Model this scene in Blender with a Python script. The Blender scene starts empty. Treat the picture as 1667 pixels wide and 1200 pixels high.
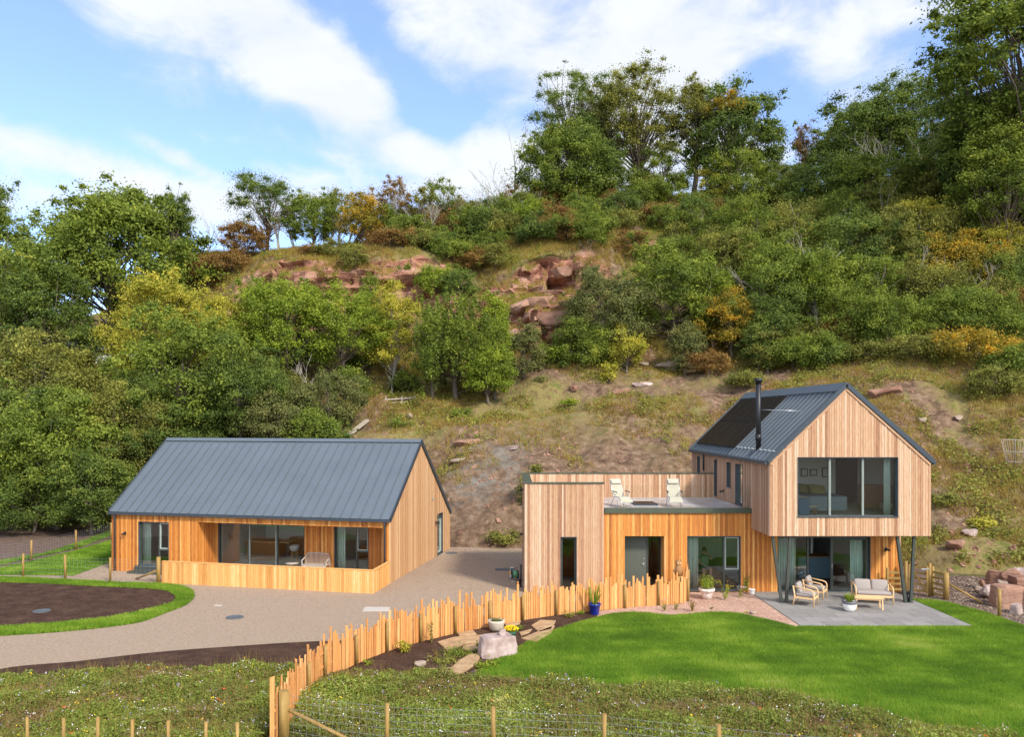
import bpy, math, random
import numpy as np
from mathutils import Vector, Matrix, noise
from mathutils.bvhtree import BVHTree
R=math.radians
scene=bpy.context.scene
COL=scene.collection
# ---------------------------------------------------------------- camera
FPX=1300.; CX=802.; HY=682.; CH=7.0          # focal length / principal point in photo pixels, camera height in metres
cd=bpy.data.cameras.new('camera'); cam=bpy.data.objects.new('camera',cd); COL.objects.link(cam)
cam.location=(0,0,CH); cam.rotation_euler=(R(90),0,0)
cd.sensor_width=36; cd.lens=36*FPX/1667; cd.shift_x=(833.5-CX)/1667; cd.shift_y=(HY-600)/1667
cd.clip_start=.1; cd.clip_end=3000; scene.camera=cam
# ---------------------------------------------------------------- light
SUN_EL=40.; SUN_AZ=38.                        # sun behind the camera and to its right
sd=bpy.data.lights.new('sun','SUN'); so=bpy.data.objects.new('sun',sd); COL.objects.link(so)
sd.energy=3.0; sd.angle=R(8.0); sd.color=(1,.93,.82)
sv=Vector((math.sin(R(SUN_AZ))*math.cos(R(SUN_EL)),-math.cos(R(SUN_AZ))*math.cos(R(SUN_EL)),math.sin(R(SUN_EL))))
so.rotation_euler=sv.to_track_quat('Z','Y').to_euler()
scene.view_settings.view_transform='Standard'; scene.view_settings.look='None'
scene.view_settings.exposure=0.78; scene.view_settings.gamma=1
world=bpy.data.worlds.new('World'); scene.world=world; world.use_nodes=True
def build_world():
    nt=world.node_tree; N=nt.nodes; L=nt.links; N.clear()
    def n(t,**k):
        x=N.new(t)
        for a,b in k.items(): setattr(x,a,b)
        return x
    def m(op,a,b=None,c=None):
        x=n('ShaderNodeMath',operation=op)
        for i,v in enumerate((a,b,c)):
            if v is None: continue
            if isinstance(v,(int,float)): x.inputs[i].default_value=v
            else: L.new(v,x.inputs[i])
        return x.outputs[0]
    out=n('ShaderNodeOutputWorld'); bg=n('ShaderNodeBackground'); bg.inputs['Strength'].default_value=.15
    sky=n('ShaderNodeTexSky',sky_type='NISHITA'); sky.sun_disc=False
    sky.sun_elevation=R(SUN_EL); sky.sun_rotation=R(180-SUN_AZ); sky.air_density=1.0; sky.dust_density=.6; sky.ozone_density=1.6
    tc=n('ShaderNodeTexCoord'); sp=n('ShaderNodeSeparateXYZ'); L.new(tc.outputs['Generated'],sp.inputs[0])
    x,y,z=sp.outputs
    u=m('ARCTAN2',x,y); v=m('ARCSINE',z)
    cb=n('ShaderNodeCombineXYZ'); L.new(u,cb.inputs[0]); L.new(v,cb.inputs[1])
    ns=n('ShaderNodeTexNoise'); ns.inputs['Scale'].default_value=8.5; ns.inputs['Detail'].default_value=10; ns.inputs['Roughness'].default_value=.60; ns.inputs['Distortion'].default_value=.35
    mp=n('ShaderNodeMapping'); mp.inputs['Scale'].default_value=(1,1.7,1); mp.inputs['Rotation'].default_value=(0,0,R(22)); mp.inputs['Location'].default_value=(3.1,1.7,0)
    L.new(cb.outputs[0],mp.inputs[0]); L.new(mp.outputs[0],ns.inputs['Vector'])
    n2=n('ShaderNodeTexNoise'); n2.inputs['Scale'].default_value=2.2; n2.inputs['Detail'].default_value=4; L.new(mp.outputs[0],n2.inputs['Vector'])
    tot=None
    # cloud banks: bearing/elevation (given through photo pixels), half length, half width, tilt, weight
    for px,py,hl,hw,an,w in [(330,30,300,58,18,1.1),(520,115,175,66,34,1.2),(600,250,120,40,10,.55),(930,90,330,120,25,1.15),(640,70,45,60,60,.5),
                             (760,250,200,60,12,.9),(120,262,250,26,9,.95),(300,262,70,12,22,.8),(60,325,330,30,0,.8),(480,330,320,38,-5,.75),
                             (1150,60,240,120,0,.95),(1420,60,150,60,-20,.8),(1450,190,120,60,0,.65),(1230,250,90,50,0,.7),(1000,250,260,90,0,.8),(880,300,300,60,0,.6),(1300,100,60,26,-15,.5)]:
        uu=math.atan2(px-CX,FPX); vv=math.atan2((HY-py)*math.cos(uu),FPX)
        du=m('SUBTRACT',u,uu); dv=m('SUBTRACT',v,vv); a=R(an); ca,sa=math.cos(a),math.sin(a)
        p=m('SUBTRACT',m('MULTIPLY',du,ca*FPX/hl),m('MULTIPLY',dv,sa*FPX/hl))
        q=m('ADD',m('MULTIPLY',du,sa*FPX/hw),m('MULTIPLY',dv,ca*FPX/hw))
        e=m('EXPONENT',m('MULTIPLY',m('ADD',m('MULTIPLY',p,p),m('MULTIPLY',q,q)),-.7))
        e=m('MULTIPLY',e,w); tot=e if tot is None else m('MAXIMUM',tot,m('MULTIPLY_ADD',tot,.45,e))
    for px,py,hl,hw,an,w in [(655,120,120,24,52,.75),(710,195,70,26,10,.6),(1240,140,60,40,-20,.65),(1290,205,50,40,0,.6),(1440,75,60,20,-20,.4),(545,20,40,30,40,.4),(820,195,70,22,0,.35)]:
        uu=math.atan2(px-CX,FPX); vv=math.atan2((HY-py)*math.cos(uu),FPX)
        du=m('SUBTRACT',u,uu); dv=m('SUBTRACT',v,vv); a=R(an); ca,sa=math.cos(a),math.sin(a)
        p=m('SUBTRACT',m('MULTIPLY',du,ca*FPX/hl),m('MULTIPLY',dv,sa*FPX/hl)); q=m('ADD',m('MULTIPLY',du,sa*FPX/hw),m('MULTIPLY',dv,ca*FPX/hw))
        tot=m('SUBTRACT',tot,m('MULTIPLY',m('EXPONENT',m('MULTIPLY',m('ADD',m('MULTIPLY',p,p),m('MULTIPLY',q,q)),-.7)),w))
    back=m('MULTIPLY',m('LESS_THAN',y,0.1),.75)  # denser unseen cloud behind the camera, part of the added sky fill
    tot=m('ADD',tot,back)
    s=m('ADD',tot,m('MULTIPLY',m('SUBTRACT',ns.outputs[0],.5),2.1)); s=m('ADD',s,m('MULTIPLY',m('SUBTRACT',n2.outputs[0],.5),.5))
    mr=n('ShaderNodeMapRange',interpolation_type='SMOOTHSTEP'); mr.inputs['From Min'].default_value=.15; mr.inputs['From Max'].default_value=1.15; mr.inputs['To Min'].default_value=.10; mr.inputs['To Max'].default_value=.95
    L.new(s,mr.inputs['Value'])
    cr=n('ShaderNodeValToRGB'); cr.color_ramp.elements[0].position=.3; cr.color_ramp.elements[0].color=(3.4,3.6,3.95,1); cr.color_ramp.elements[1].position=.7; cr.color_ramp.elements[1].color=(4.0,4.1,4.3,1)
    L.new(ns.outputs[0],cr.inputs[0])
    g=n('ShaderNodeMix',data_type='RGBA',blend_type='MULTIPLY'); g.inputs['Factor'].default_value=1
    L.new(sky.outputs[0],g.inputs['A']); g.inputs['B'].default_value=(.93,1.01,1.26,1)
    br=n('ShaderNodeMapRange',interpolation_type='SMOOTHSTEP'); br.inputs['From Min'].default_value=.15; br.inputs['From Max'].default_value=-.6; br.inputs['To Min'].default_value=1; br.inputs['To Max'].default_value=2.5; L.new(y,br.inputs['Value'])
    cs=n('ShaderNodeVectorMath',operation='SCALE'); L.new(cr.outputs[0],cs.inputs[0]); L.new(br.outputs[0],cs.inputs['Scale'])   # clouds behind the camera brightened as added soft fill light
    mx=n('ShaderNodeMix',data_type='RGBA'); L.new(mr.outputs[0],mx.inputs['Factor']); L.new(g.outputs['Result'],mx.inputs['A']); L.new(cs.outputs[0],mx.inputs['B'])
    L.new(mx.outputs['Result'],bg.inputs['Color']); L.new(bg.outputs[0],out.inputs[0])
build_world()
# ---------------------------------------------------------------- helpers
def at(px,py,Y): return Vector(((px-CX)/FPX*Y,Y,CH-(py-HY)/FPX*Y))
def gr(px,py,z=0.):
    Y=FPX*(CH-z)/(py-HY); return ((px-CX)/FPX*Y,Y)
def grn(pts): return [gr(*p) for p in pts]
def put(o,parent=None):
    COL.objects.link(o)
    if parent is not None: o.parent=parent
    return o
def thing(name,label,cat,loc=(0,0,0),rz=0,group=None):
    o=bpy.data.objects.new(name,None); o.empty_display_size=.2; COL.objects.link(o); o.location=loc; o.rotation_euler=(0,0,rz)
    return tag(o,label,cat,group)
def tag(o,label,cat,group=None,kind=None):
    o['label']=label; o['category']=cat
    if group: o['group']=group
    if kind: o['kind']=kind
    return o
def np_mesh(name,V,F,mat,rnd=None,parent=None,smooth=False,attrs=None):
    V=np.asarray(V,dtype=np.float32).reshape(-1,3); F=np.asarray(F,dtype=np.int32); k=F.shape[1]; M=len(F)
    me=bpy.data.meshes.new(name); me.vertices.add(len(V)); me.vertices.foreach_set('co',V.ravel())
    me.loops.add(M*k); me.loops.foreach_set('vertex_index',F.ravel()); me.polygons.add(M)
    me.polygons.foreach_set('loop_start',np.arange(0,M*k,k,dtype=np.int32))
    if smooth: me.polygons.foreach_set('use_smooth',np.ones(M,dtype=bool))
    me.update(calc_edges=True)
    if rnd is not None:
        a=me.attributes.new('rnd','FLOAT','FACE'); a.data.foreach_set('value',np.asarray(rnd,dtype=np.float32))
    for kk,vv in (attrs or {}).items():
        a=me.attributes.new(kk,'FLOAT','POINT'); a.data.foreach_set('value',np.asarray(vv,dtype=np.float32))
    me.materials.append(mat); o=bpy.data.objects.new(name,me); put(o,parent); return o
class MB:
    def __init__(s): s.v=[]; s.f=[]; s.r=[]; s.sm=[]; s.M=None; s.mi=[]; s.m=0
    def V(s,p):
        p=Vector(p)
        if s.M is not None: p=s.M@p
        s.v.append(p[:]); return len(s.v)-1
    def face(s,ids,r=.5,sm=False): s.f.append(tuple(ids)); s.r.append(r); s.sm.append(sm); s.mi.append(s.m)
    def poly(s,pts,r=.5): s.face([s.V(p) for p in pts],r)
    def hexa(s,b,t,r=.5,skip=()):
        i=[s.V(p) for p in b]+[s.V(p) for p in t]
        for k,q in enumerate([(3,2,1,0),(4,5,6,7),(0,1,5,4),(1,2,6,5),(2,3,7,6),(3,0,4,7)]):
            if k not in skip: s.face([i[a] for a in q],r)
    def box(s,x0,x1,y0,y1,z0,z1,r=.5,skip=()):
        s.hexa([(x0,y0,z0),(x1,y0,z0),(x1,y1,z0),(x0,y1,z0)],[(x0,y0,z1),(x1,y0,z1),(x1,y1,z1),(x0,y1,z1)],r,skip); return s
    def bar(s,a,b,w,d,r=.5,up=(0,0,1)):
        a=Vector(a);b=Vector(b);t=(b-a).normalized();u=Vector(up)
        if abs(t.dot(u))>.98: u=Vector((0,1,0))
        x=t.cross(u).normalized()*(w/2); y=x.cross(t).normalized()*(d/2)
        s.hexa([a-x-y,a+x-y,a+x+y,a-x+y],[b-x-y,b+x-y,b+x+y,b-x+y],r); return s
    def tube(s,pts,rad,n=6,r=.5,cap=True,sm=True):
        pts=[Vector(p) for p in pts]
        if not hasattr(rad,'__len__'): rad=[rad]*len(pts)
        rings=[]; px=None
        for i,p in enumerate(pts):
            t=(pts[min(i+1,len(pts)-1)]-pts[max(i-1,0)])
            t=t.normalized() if t.length>1e-9 else Vector((0,0,1))
            if px is None:
                px=t.cross(Vector((0,0,1)) if abs(t.z)<.9 else Vector((1,0,0))).normalized()
            px=(px-t*px.dot(t)); px=px.normalized() if px.length>1e-6 else Vector((1,0,0))
            py=t.cross(px)
            rings.append([s.V(p+(px*math.cos(2*math.pi*k/n)+py*math.sin(2*math.pi*k/n))*rad[i]) for k in range(n)])
        for a,b in zip(rings,rings[1:]):
            for k in range(n): s.face((a[k],a[(k+1)%n],b[(k+1)%n],b[k]),r,sm)
        if cap: s.face(rings[0][::-1],r); s.face(rings[-1],r)
        return s
    def lathe(s,prof,c=(0,0,0),n=20,r=.5):
        c=Vector(c); rings=[[s.V(c+Vector((q*math.cos(2*math.pi*k/n),q*math.sin(2*math.pi*k/n),z))) for k in range(n)] for q,z in prof]
        for a,b in zip(rings,rings[1:]):
            for k in range(n): s.face((a[k],a[(k+1)%n],b[(k+1)%n],b[k]),r,True)
        if prof[0][0]>1e-4: s.face(rings[0][::-1],r)
        if prof[-1][0]>1e-4: s.face(rings[-1],r)
        return s
    def prism(s,poly,z0,z1,r=.5):
        a=[s.V((x,y,z0)) for x,y in poly]; b=[s.V((x,y,z1)) for x,y in poly]; n=len(poly)
        s.face(a[::-1],r); s.face(b,r)
        for k in range(n): s.face((a[k],a[(k+1)%n],b[(k+1)%n],b[k]),r)
        return s
    def build(s,name,mat,parent=None,bevel=0,sub=0):
        me=bpy.data.meshes.new(name); me.from_pydata(s.v,[],s.f)
        a=me.attributes.new('rnd','FLOAT','FACE'); a.data.foreach_set('value',s.r)
        me.polygons.foreach_set('use_smooth',s.sm)
        for m_ in (mat if isinstance(mat,(list,tuple)) else [mat]): me.materials.append(m_)
        me.polygons.foreach_set('material_index',s.mi)
        o=bpy.data.objects.new(name,me); put(o,parent)
        if bevel:
            b=o.modifiers.new('bevel','BEVEL'); b.width=bevel; b.segments=2; b.limit_method='ANGLE'
        if sub:
            b=o.modifiers.new('sub','SUBSURF'); b.levels=sub; b.render_levels=sub
            me.polygons.foreach_set('use_smooth',[True]*len(me.polygons))
        return o
# ---------------------------------------------------------------- materials
MAT={}
def pm(name,stops,nscale=5.,sc=(1,1,1),detail=5,nrough=.6,rough=.8,metal=0,bump=0,bdist=.02,rndmix=0.,coord='Object',spec=.5,dist=0.,vor=0.,trans=0,rndoff=0.,fine=0.,contrast=1.,bscale=None):
    m=bpy.data.materials.new(name); m.use_nodes=True; nt=m.node_tree; N=nt.nodes; L=nt.links
    b=N['Principled BSDF']; b.inputs['Roughness'].default_value=rough; b.inputs['Metallic'].default_value=metal
    b.inputs['Specular IOR Level'].default_value=spec
    tc=N.new('ShaderNodeTexCoord'); mp=N.new('ShaderNodeMapping'); mp.inputs['Scale'].default_value=sc
    if coord=='World': g=N.new('ShaderNodeNewGeometry'); L.new(g.outputs['Position'],mp.inputs[0])
    else: L.new(tc.outputs['Object'],mp.inputs[0])
    at_=N.new('ShaderNodeAttribute'); at_.attribute_name='rnd'
    vec=mp.outputs[0]
    if rndoff:
        ml=N.new('ShaderNodeMath'); ml.operation='MULTIPLY'; ml.inputs[1].default_value=rndoff; L.new(at_.outputs['Fac'],ml.inputs[0])
        va=N.new('ShaderNodeVectorMath'); va.operation='ADD'; L.new(vec,va.inputs[0]); L.new(ml.outputs[0],va.inputs[1]); vec=va.outputs[0]
    if vor:
        t=N.new('ShaderNodeTexVoronoi'); t.inputs['Scale'].default_value=vor; L.new(vec,t.inputs['Vector'])
        sx=N.new('ShaderNodeSeparateColor'); L.new(t.outputs['Color'],sx.inputs[0]); vfac=sx.outputs[0]
    t=N.new('ShaderNodeTexNoise'); t.inputs['Scale'].default_value=nscale; t.inputs['Detail'].default_value=detail; t.inputs['Roughness'].default_value=nrough; t.inputs['Distortion'].default_value=dist
    L.new(vec,t.inputs['Vector']); fac=t.outputs[0]
    mr=N.new('ShaderNodeMapRange'); mr.inputs['From Min'].default_value=.5-.25/contrast; mr.inputs['From Max'].default_value=.5+.25/contrast; L.new(fac,mr.inputs[0]); nf=mr.outputs[0]
    if vor:
        mx=N.new('ShaderNodeMix'); mx.inputs['Factor'].default_value=.6; L.new(nf,mx.inputs['A']); L.new(vfac,mx.inputs['B']); nf=mx.outputs['Result']
    if rndmix:
        mx=N.new('ShaderNodeMix'); mx.inputs['Factor'].default_value=rndmix; L.new(nf,mx.inputs['A']); L.new(at_.outputs['Fac'],mx.inputs['B']); nf=mx.outputs['Result']
    cr=N.new('ShaderNodeValToRGB'); L.new(nf,cr.inputs[0]); e=cr.color_ramp.elements
    while len(e)<len(stops): e.new(.5)
    for i,st in enumerate(stops):
        p,c=(st if len(st)==2 else (i/(max(1,len(stops)-1)),st)); e[i].position=p; e[i].color=(*c,1)
    colr=cr.outputs[0]
    if fine:
        t2=N.new('ShaderNodeTexNoise'); t2.inputs['Scale'].default_value=nscale*9; t2.inputs['Detail'].default_value=4; L.new(vec,t2.inputs['Vector'])
        m2=N.new('ShaderNodeMapRange'); m2.inputs['From Min'].default_value=.3; m2.inputs['From Max'].default_value=.7; m2.inputs['To Min'].default_value=1-fine; m2.inputs['To Max'].default_value=1+fine; L.new(t2.outputs[0],m2.inputs[0])
        vm=N.new('ShaderNodeVectorMath'); vm.operation='SCALE'; L.new(colr,vm.inputs[0]); L.new(m2.outputs[0],vm.inputs['Scale']); colr=vm.outputs[0]
    L.new(colr,b.inputs['Base Color'])
    if bump:
        bp=N.new('ShaderNodeBump'); bp.inputs['Strength'].default_value=bump; bp.inputs['Distance'].default_value=bdist
        if bscale:
            t3=N.new('ShaderNodeTexNoise'); t3.inputs['Scale'].default_value=bscale; t3.inputs['Detail'].default_value=6; L.new(vec,t3.inputs['Vector']); L.new(t3.outputs[0],bp.inputs['Height'])
        else: L.new(fac,bp.inputs['Height'])
        L.new(bp.outputs[0],b.inputs['Normal'])
    if trans:
        tr=N.new('ShaderNodeBsdfTranslucent'); L.new(colr,tr.inputs[0]); ms=N.new('ShaderNodeMixShader'); ms.inputs[0].default_value=trans
        L.new(b.outputs[0],ms.inputs[1]); L.new(tr.outputs[0],ms.inputs[2]); L.new(ms.outputs[0],N['Material Output'].inputs[0])
    MAT[name]=m; return m
def flat(name,c,rough=.6,metal=0,spec=.5,v=.12,ns=3.): 
    return pm(name,[tuple(x*(1-v) for x in c),tuple(min(1,x*(1+v)) for x in c)],nscale=ns,rough=rough,metal=metal,spec=spec)
def wood(name,stops,rough=.65,rm=.6,spec=.3): return pm(name,stops,nscale=6,sc=(4,4,.5),detail=8,nrough=.65,rough=rough,bump=.35,bdist=.004,rndmix=rm,rndoff=31,spec=spec,fine=.22)
wood('timber_golden',[(0,(.17,.05,.012)),(.28,(.38,.125,.022)),(.6,(.55,.215,.042)),(.85,(.66,.33,.09)),(1,(.78,.50,.20))])
wood('timber_honey',[(0,(.28,.13,.055)),(.3,(.42,.225,.10)),(.65,(.54,.325,.165)),(1,(.68,.48,.30))])
wood('timber_rail',[(0,(.40,.17,.04)),(.35,(.58,.28,.08)),(.7,(.68,.38,.13)),(1,(.80,.54,.26))])
wood('timber_weathered',[(0,(.17,.085,.05)),(.25,(.33,.165,.085)),(.55,(.46,.27,.15)),(.85,(.57,.40,.265)),(1,(.72,.57,.43))])
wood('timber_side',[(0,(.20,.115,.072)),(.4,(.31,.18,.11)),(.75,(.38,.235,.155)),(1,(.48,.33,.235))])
wood('timber_fence',[(0,(.26,.10,.03)),(.35,(.50,.21,.06)),(.75,(.66,.33,.115)),(1,(.78,.48,.23))])
wood('timber_post',[(0,(.14,.08,.022)),(.5,(.27,.165,.045)),(1,(.40,.26,.085))],rm=.3)
wood('timber_grey',[(0,(.22,.18,.14)),(.5,(.38,.32,.26)),(1,(.52,.46,.38))],rm=.3)
wood('timber_pale',[(0,(.52,.31,.14)),(.5,(.68,.44,.22)),(1,(.80,.56,.32))],rm=.4)
wood('floor_wood',[(0,(.10,.05,.02)),(1,(.24,.13,.06))],rough=.4)
wood('cabinet_wood',[(0,(.22,.10,.035)),(1,(.36,.18,.07))],rough=.5)
flat('roof_metal',(.104,.124,.140),.5,.15,.5,.08,.6)
flat('trim_metal',(.045,.058,.070),.45,.3)
flat('frame_metal',(.050,.058,.048),.45,.2)
flat('frame_face',(.27,.31,.27),.5,0)
flat('rim_metal',(.062,.072,.045),.5,.1)
flat('steel',(.6,.6,.62),.35,.9); flat('black_metal',(.018,.018,.02),.45,.3); flat('black_plastic',(.02,.02,.022),.5)
flat('galvanised',(.38,.39,.38),.5,.6)
flat('plaster',(.78,.77,.72),.9,0,.2,.04); flat('plaster_green',(.52,.57,.47),.9,0,.2,.05); flat('ceiling_white',(.8,.8,.78),.9,0,.2,.03)
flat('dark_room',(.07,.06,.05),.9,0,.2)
flat('tile_light',(.48,.50,.50),.5); flat('carpet',(.52,.48,.42),.95,0,.1,.1,20)
flat('curtain_mint',(.62,.74,.66),.9,0,.1,.1,2); flat('cushion',(.30,.262,.235),.95,0,.1,.06,14); flat('cream_fabric',(.42,.385,.30),.9,0,.1,.05,10)
flat('white_ceramic',(.74,.72,.68),.45,0,.5,.05); flat('blue_glaze',(.006,.022,.20),.15,0,.7,.15); flat('grey_rim',(.10,.10,.10),.6)
pm('terracotta_white',[(.32,.20,.14),(.66,.56,.48),(.74,.68,.62)],nscale=9,rough=.9,bump=.2)
pm('stone_pot',[(.40,.34,.26),(.60,.52,.42)],nscale=14,rough=.95,bump=.4)
flat('potting_soil',(.035,.022,.015),1,0,.1,.4,30); flat('green_plastic',(.02,.12,.07),.45); flat('hose_green',(.10,.28,.14),.5); flat('yellow_plastic',(.75,.38,.04),.5)
flat('paint_blue',(.13,.22,.27),.6); flat('blue_box',(.10,.18,.26),.7); flat('paint_white',(.75,.75,.72),.6); flat('bedspread',(.22,.27,.29),.95,0,.1,.15,8); flat('pillow_green',(.16,.15,.045),.95,0,.1); flat('linen',(.52,.50,.43),.95,0,.1)
flat('sofa_dark',(.03,.035,.02),.9); flat('sofa_green',(.06,.08,.025),.9)
flat('skin',(.52,.29,.20),.6,0,.4,.05); flat('hair',(.045,.025,.014),.7); flat('shirt_green',(.15,.24,.17),.9); flat('shorts_teal',(.05,.11,.12),.9)
flat('door_green',(.085,.092,.070),.5,0,.4,.06)
flat('solar_glass',(.016,.010,.008),.38,0,.12,.3,.5)
flat('manhole',(.11,.12,.125),.6,.3); flat('white_slab',(.42,.37,.31),.8)
flat('roof_slate',(.06,.065,.07),.7); flat('render_white',(.62,.62,.60),.9)
pm('terrace_deck',[(.30,.22,.18),(.42,.40,.39),(.56,.57,.58)],nscale=.9,detail=3,rough=.28,spec=.5,rndmix=.25)
pm('paving',[(.15,.14,.128),(.205,.192,.176),(.27,.254,.235)],nscale=3,sc=(.5,3.4,1),detail=6,rough=.75,rndmix=.42,rndoff=9,bump=.15,fine=.12)
pm('gravel',[(0,(.20,.14,.092)),(.5,(.30,.222,.155)),(1,(.41,.32,.235))],nscale=9,detail=8,nrough=.85,rough=.95,coord='World',bump=.4,bdist=.02,bscale=38,fine=.12,spec=.2,contrast=.8)
pm('pebble',[(0,(.17,.12,.085)),(.4,(.27,.20,.145)),(.8,(.37,.29,.22)),(1,(.46,.38,.30))],nscale=3,rough=.95,rndmix=.9,spec=.2)
pm('pink_gravel',[(0,(.26,.14,.095)),(.5,(.42,.25,.18)),(1,(.60,.43,.33))],nscale=.8,vor=26,rough=.95,coord='World',bump=.6,bscale=30,spec=.2)
pm('soil',[(0,(.028,.015,.010)),(.5,(.062,.034,.022)),(1,(.105,.062,.040))],nscale=1.6,detail=9,nrough=.7,rough=1,coord='World',bump=.9,bdist=.05,bscale=14,spec=.1,fine=.3)
pm('field_soil',[(0,(.07,.045,.034)),(.5,(.12,.08,.06)),(1,(.19,.14,.11))],nscale=2.6,sc=(1,2.2,1),detail=9,rough=1,coord='World',bump=.9,bscale=9,spec=.1,fine=.3)
pm('turf_base',[(0,(.030,.085,.006)),(1,(.075,.17,.016))],nscale=.7,detail=6,rough=1,coord='World',bump=.5,bscale=25,spec=.1,fine=.25)
pm('meadow_base',[(0,(.05,.04,.02)),(.5,(.09,.08,.03)),(1,(.15,.13,.05))],nscale=2.5,detail=8,rough=1,coord='World',bump=.6,bscale=20,spec=.1)
pm('rock_red',[(0,(.12,.055,.036)),(.35,(.22,.115,.078)),(.7,(.33,.19,.13)),(1,(.44,.30,.22))],sc=(1,1,2.4),nscale=1.1,detail=9,rough=.95,bump=.8,bdist=.05,bscale=6,spec=.2,rndmix=.3)
pm('rock_pale',[(0,(.16,.115,.085)),(.5,(.30,.225,.17)),(1,(.44,.36,.29))],nscale=2.2,detail=9,rough=.95,bump=.7,bdist=.03,bscale=8,spec=.2,rndmix=.2)
pm('boulder_pink',[(0,(.20,.13,.105)),(.5,(.36,.27,.235)),(1,(.50,.42,.38))],nscale=3,detail=8,rough=.95,bump=.6,bdist=.03,bscale=9,spec=.2)
pm('flagstone',[(0,(.22,.13,.07)),(.5,(.36,.23,.12)),(1,(.46,.32,.18))],nscale=3,detail=9,rough=.95,bump=.5,bscale=16,spec=.2)
pm('bark',[(0,(.06,.045,.032)),(1,(.19,.155,.12))],nscale=6,sc=(3,3,.6),rough=.95,bump=.5,spec=.1)
pm('bark_pale',[(0,(.22,.19,.155)),(1,(.48,.44,.38))],nscale=6,sc=(2,2,1),rough=.95,spec=.1)
def leafmat(name,stops): return pm(name,stops,nscale=.5,detail=3,rough=.7,rndmix=.72,spec=.3,trans=.44)
leafmat('leaf_dark',[(0,(0.050,0.079,0.016)),(.5,(0.118,0.173,0.028)),(.85,(0.242,0.293,0.044)),(1,(0.452,0.419,0.067))])
leafmat('leaf_mid',[(0,(0.066,0.097,0.014)),(.5,(0.164,0.219,0.026)),(.85,(0.296,0.341,0.041)),(1,(0.533,0.482,0.066))])
leafmat('leaf_olive',[(0,(0.077,0.090,0.020)),(.5,(0.211,0.214,0.039)),(.85,(0.357,0.346,0.059)),(1,(0.560,0.474,0.090))])
leafmat('leaf_bright',[(0,(0.085,0.130,0.013)),(.5,(0.226,0.298,0.025)),(.85,(0.376,0.429,0.040)),(1,(0.603,0.549,0.062))])
leafmat('leaf_lime',[(0,(0.188,0.210,0.022)),(.5,(0.414,0.388,0.044)),(.85,(0.603,0.516,0.069)),(1,(0.750,0.581,0.075))])
leafmat('leaf_gold',[(0,(0.125,0.112,0.015)),(.45,(0.298,0.239,0.025)),(.8,(0.627,0.365,0.027)),(1,(0.750,0.505,0.037))])
leafmat('leaf_brown',[(0,(0.113,0.052,0.015)),(.5,(0.244,0.138,0.035)),(.85,(0.376,0.242,0.056)),(1,(0.526,0.355,0.088))])
leafmat('leaf_blue',[(0,(0.077,0.100,0.028)),(.5,(0.168,0.181,0.050)),(1,(0.334,0.309,0.089))])
leafmat('grass_blade',[(0,(0.085,0.168,0.011)),(.5,(0.185,0.313,0.020)),(.85,(0.308,0.426,0.043)),(1,(0.494,0.501,0.134))])
leafmat('dry_grass',[(0,(0.190,0.109,0.031)),(.35,(0.380,0.256,0.063)),(.6,(0.380,0.318,0.054)),(.8,(0.190,0.220,0.031)),(1,(0.254,0.342,0.036))])
leafmat('weed_mix',[(0,(0.126,0.068,0.033)),(.25,(0.273,0.166,0.075)),(.5,(0.172,0.204,0.038)),(.8,(0.283,0.370,0.053)),(1,(0.637,0.527,0.224))])
flat('petal_white',(.78,.74,.74),.8,0,.1,.05); flat('petal_yellow',(.80,.55,.02),.8,0,.1); flat('petal_pink',(.58,.34,.48),.8,0,.1); flat('petal_red',(.75,.10,.02),.8,0,.1); flat('petal_violet',(.22,.16,.50),.8,0,.1)
def glassmat():
    m=bpy.data.materials.new('window_glass'); m.use_nodes=True; N=m.node_tree.nodes; L=m.node_tree.links; N.clear()
    o=N.new('ShaderNodeOutputMaterial'); mx=N.new('ShaderNodeMixShader'); t=N.new('ShaderNodeBsdfTransparent'); t.inputs[0].default_value=(.95,.97,.95,1)
    g=N.new('ShaderNodeBsdfGlossy'); g.inputs['Roughness'].default_value=.01; g.inputs[0].default_value=(.9,.95,.93,1)
    f=N.new('ShaderNodeFresnel'); f.inputs['IOR'].default_value=1.6
    L.new(f.outputs[0],mx.inputs[0]); L.new(t.outputs[0],mx.inputs[1]); L.new(g.outputs[0],mx.inputs[2]); L.new(mx.outputs[0],o.inputs[0]); MAT['window_glass']=m
    m=m.copy(); m.name='balustrade_glass'; m.node_tree.nodes['Fresnel'].inputs['IOR'].default_value=1.25; m.node_tree.nodes['Transparent BSDF'].inputs[0].default_value=(.97,.98,.97,1); MAT['balustrade_glass']=m
glassmat()
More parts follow.
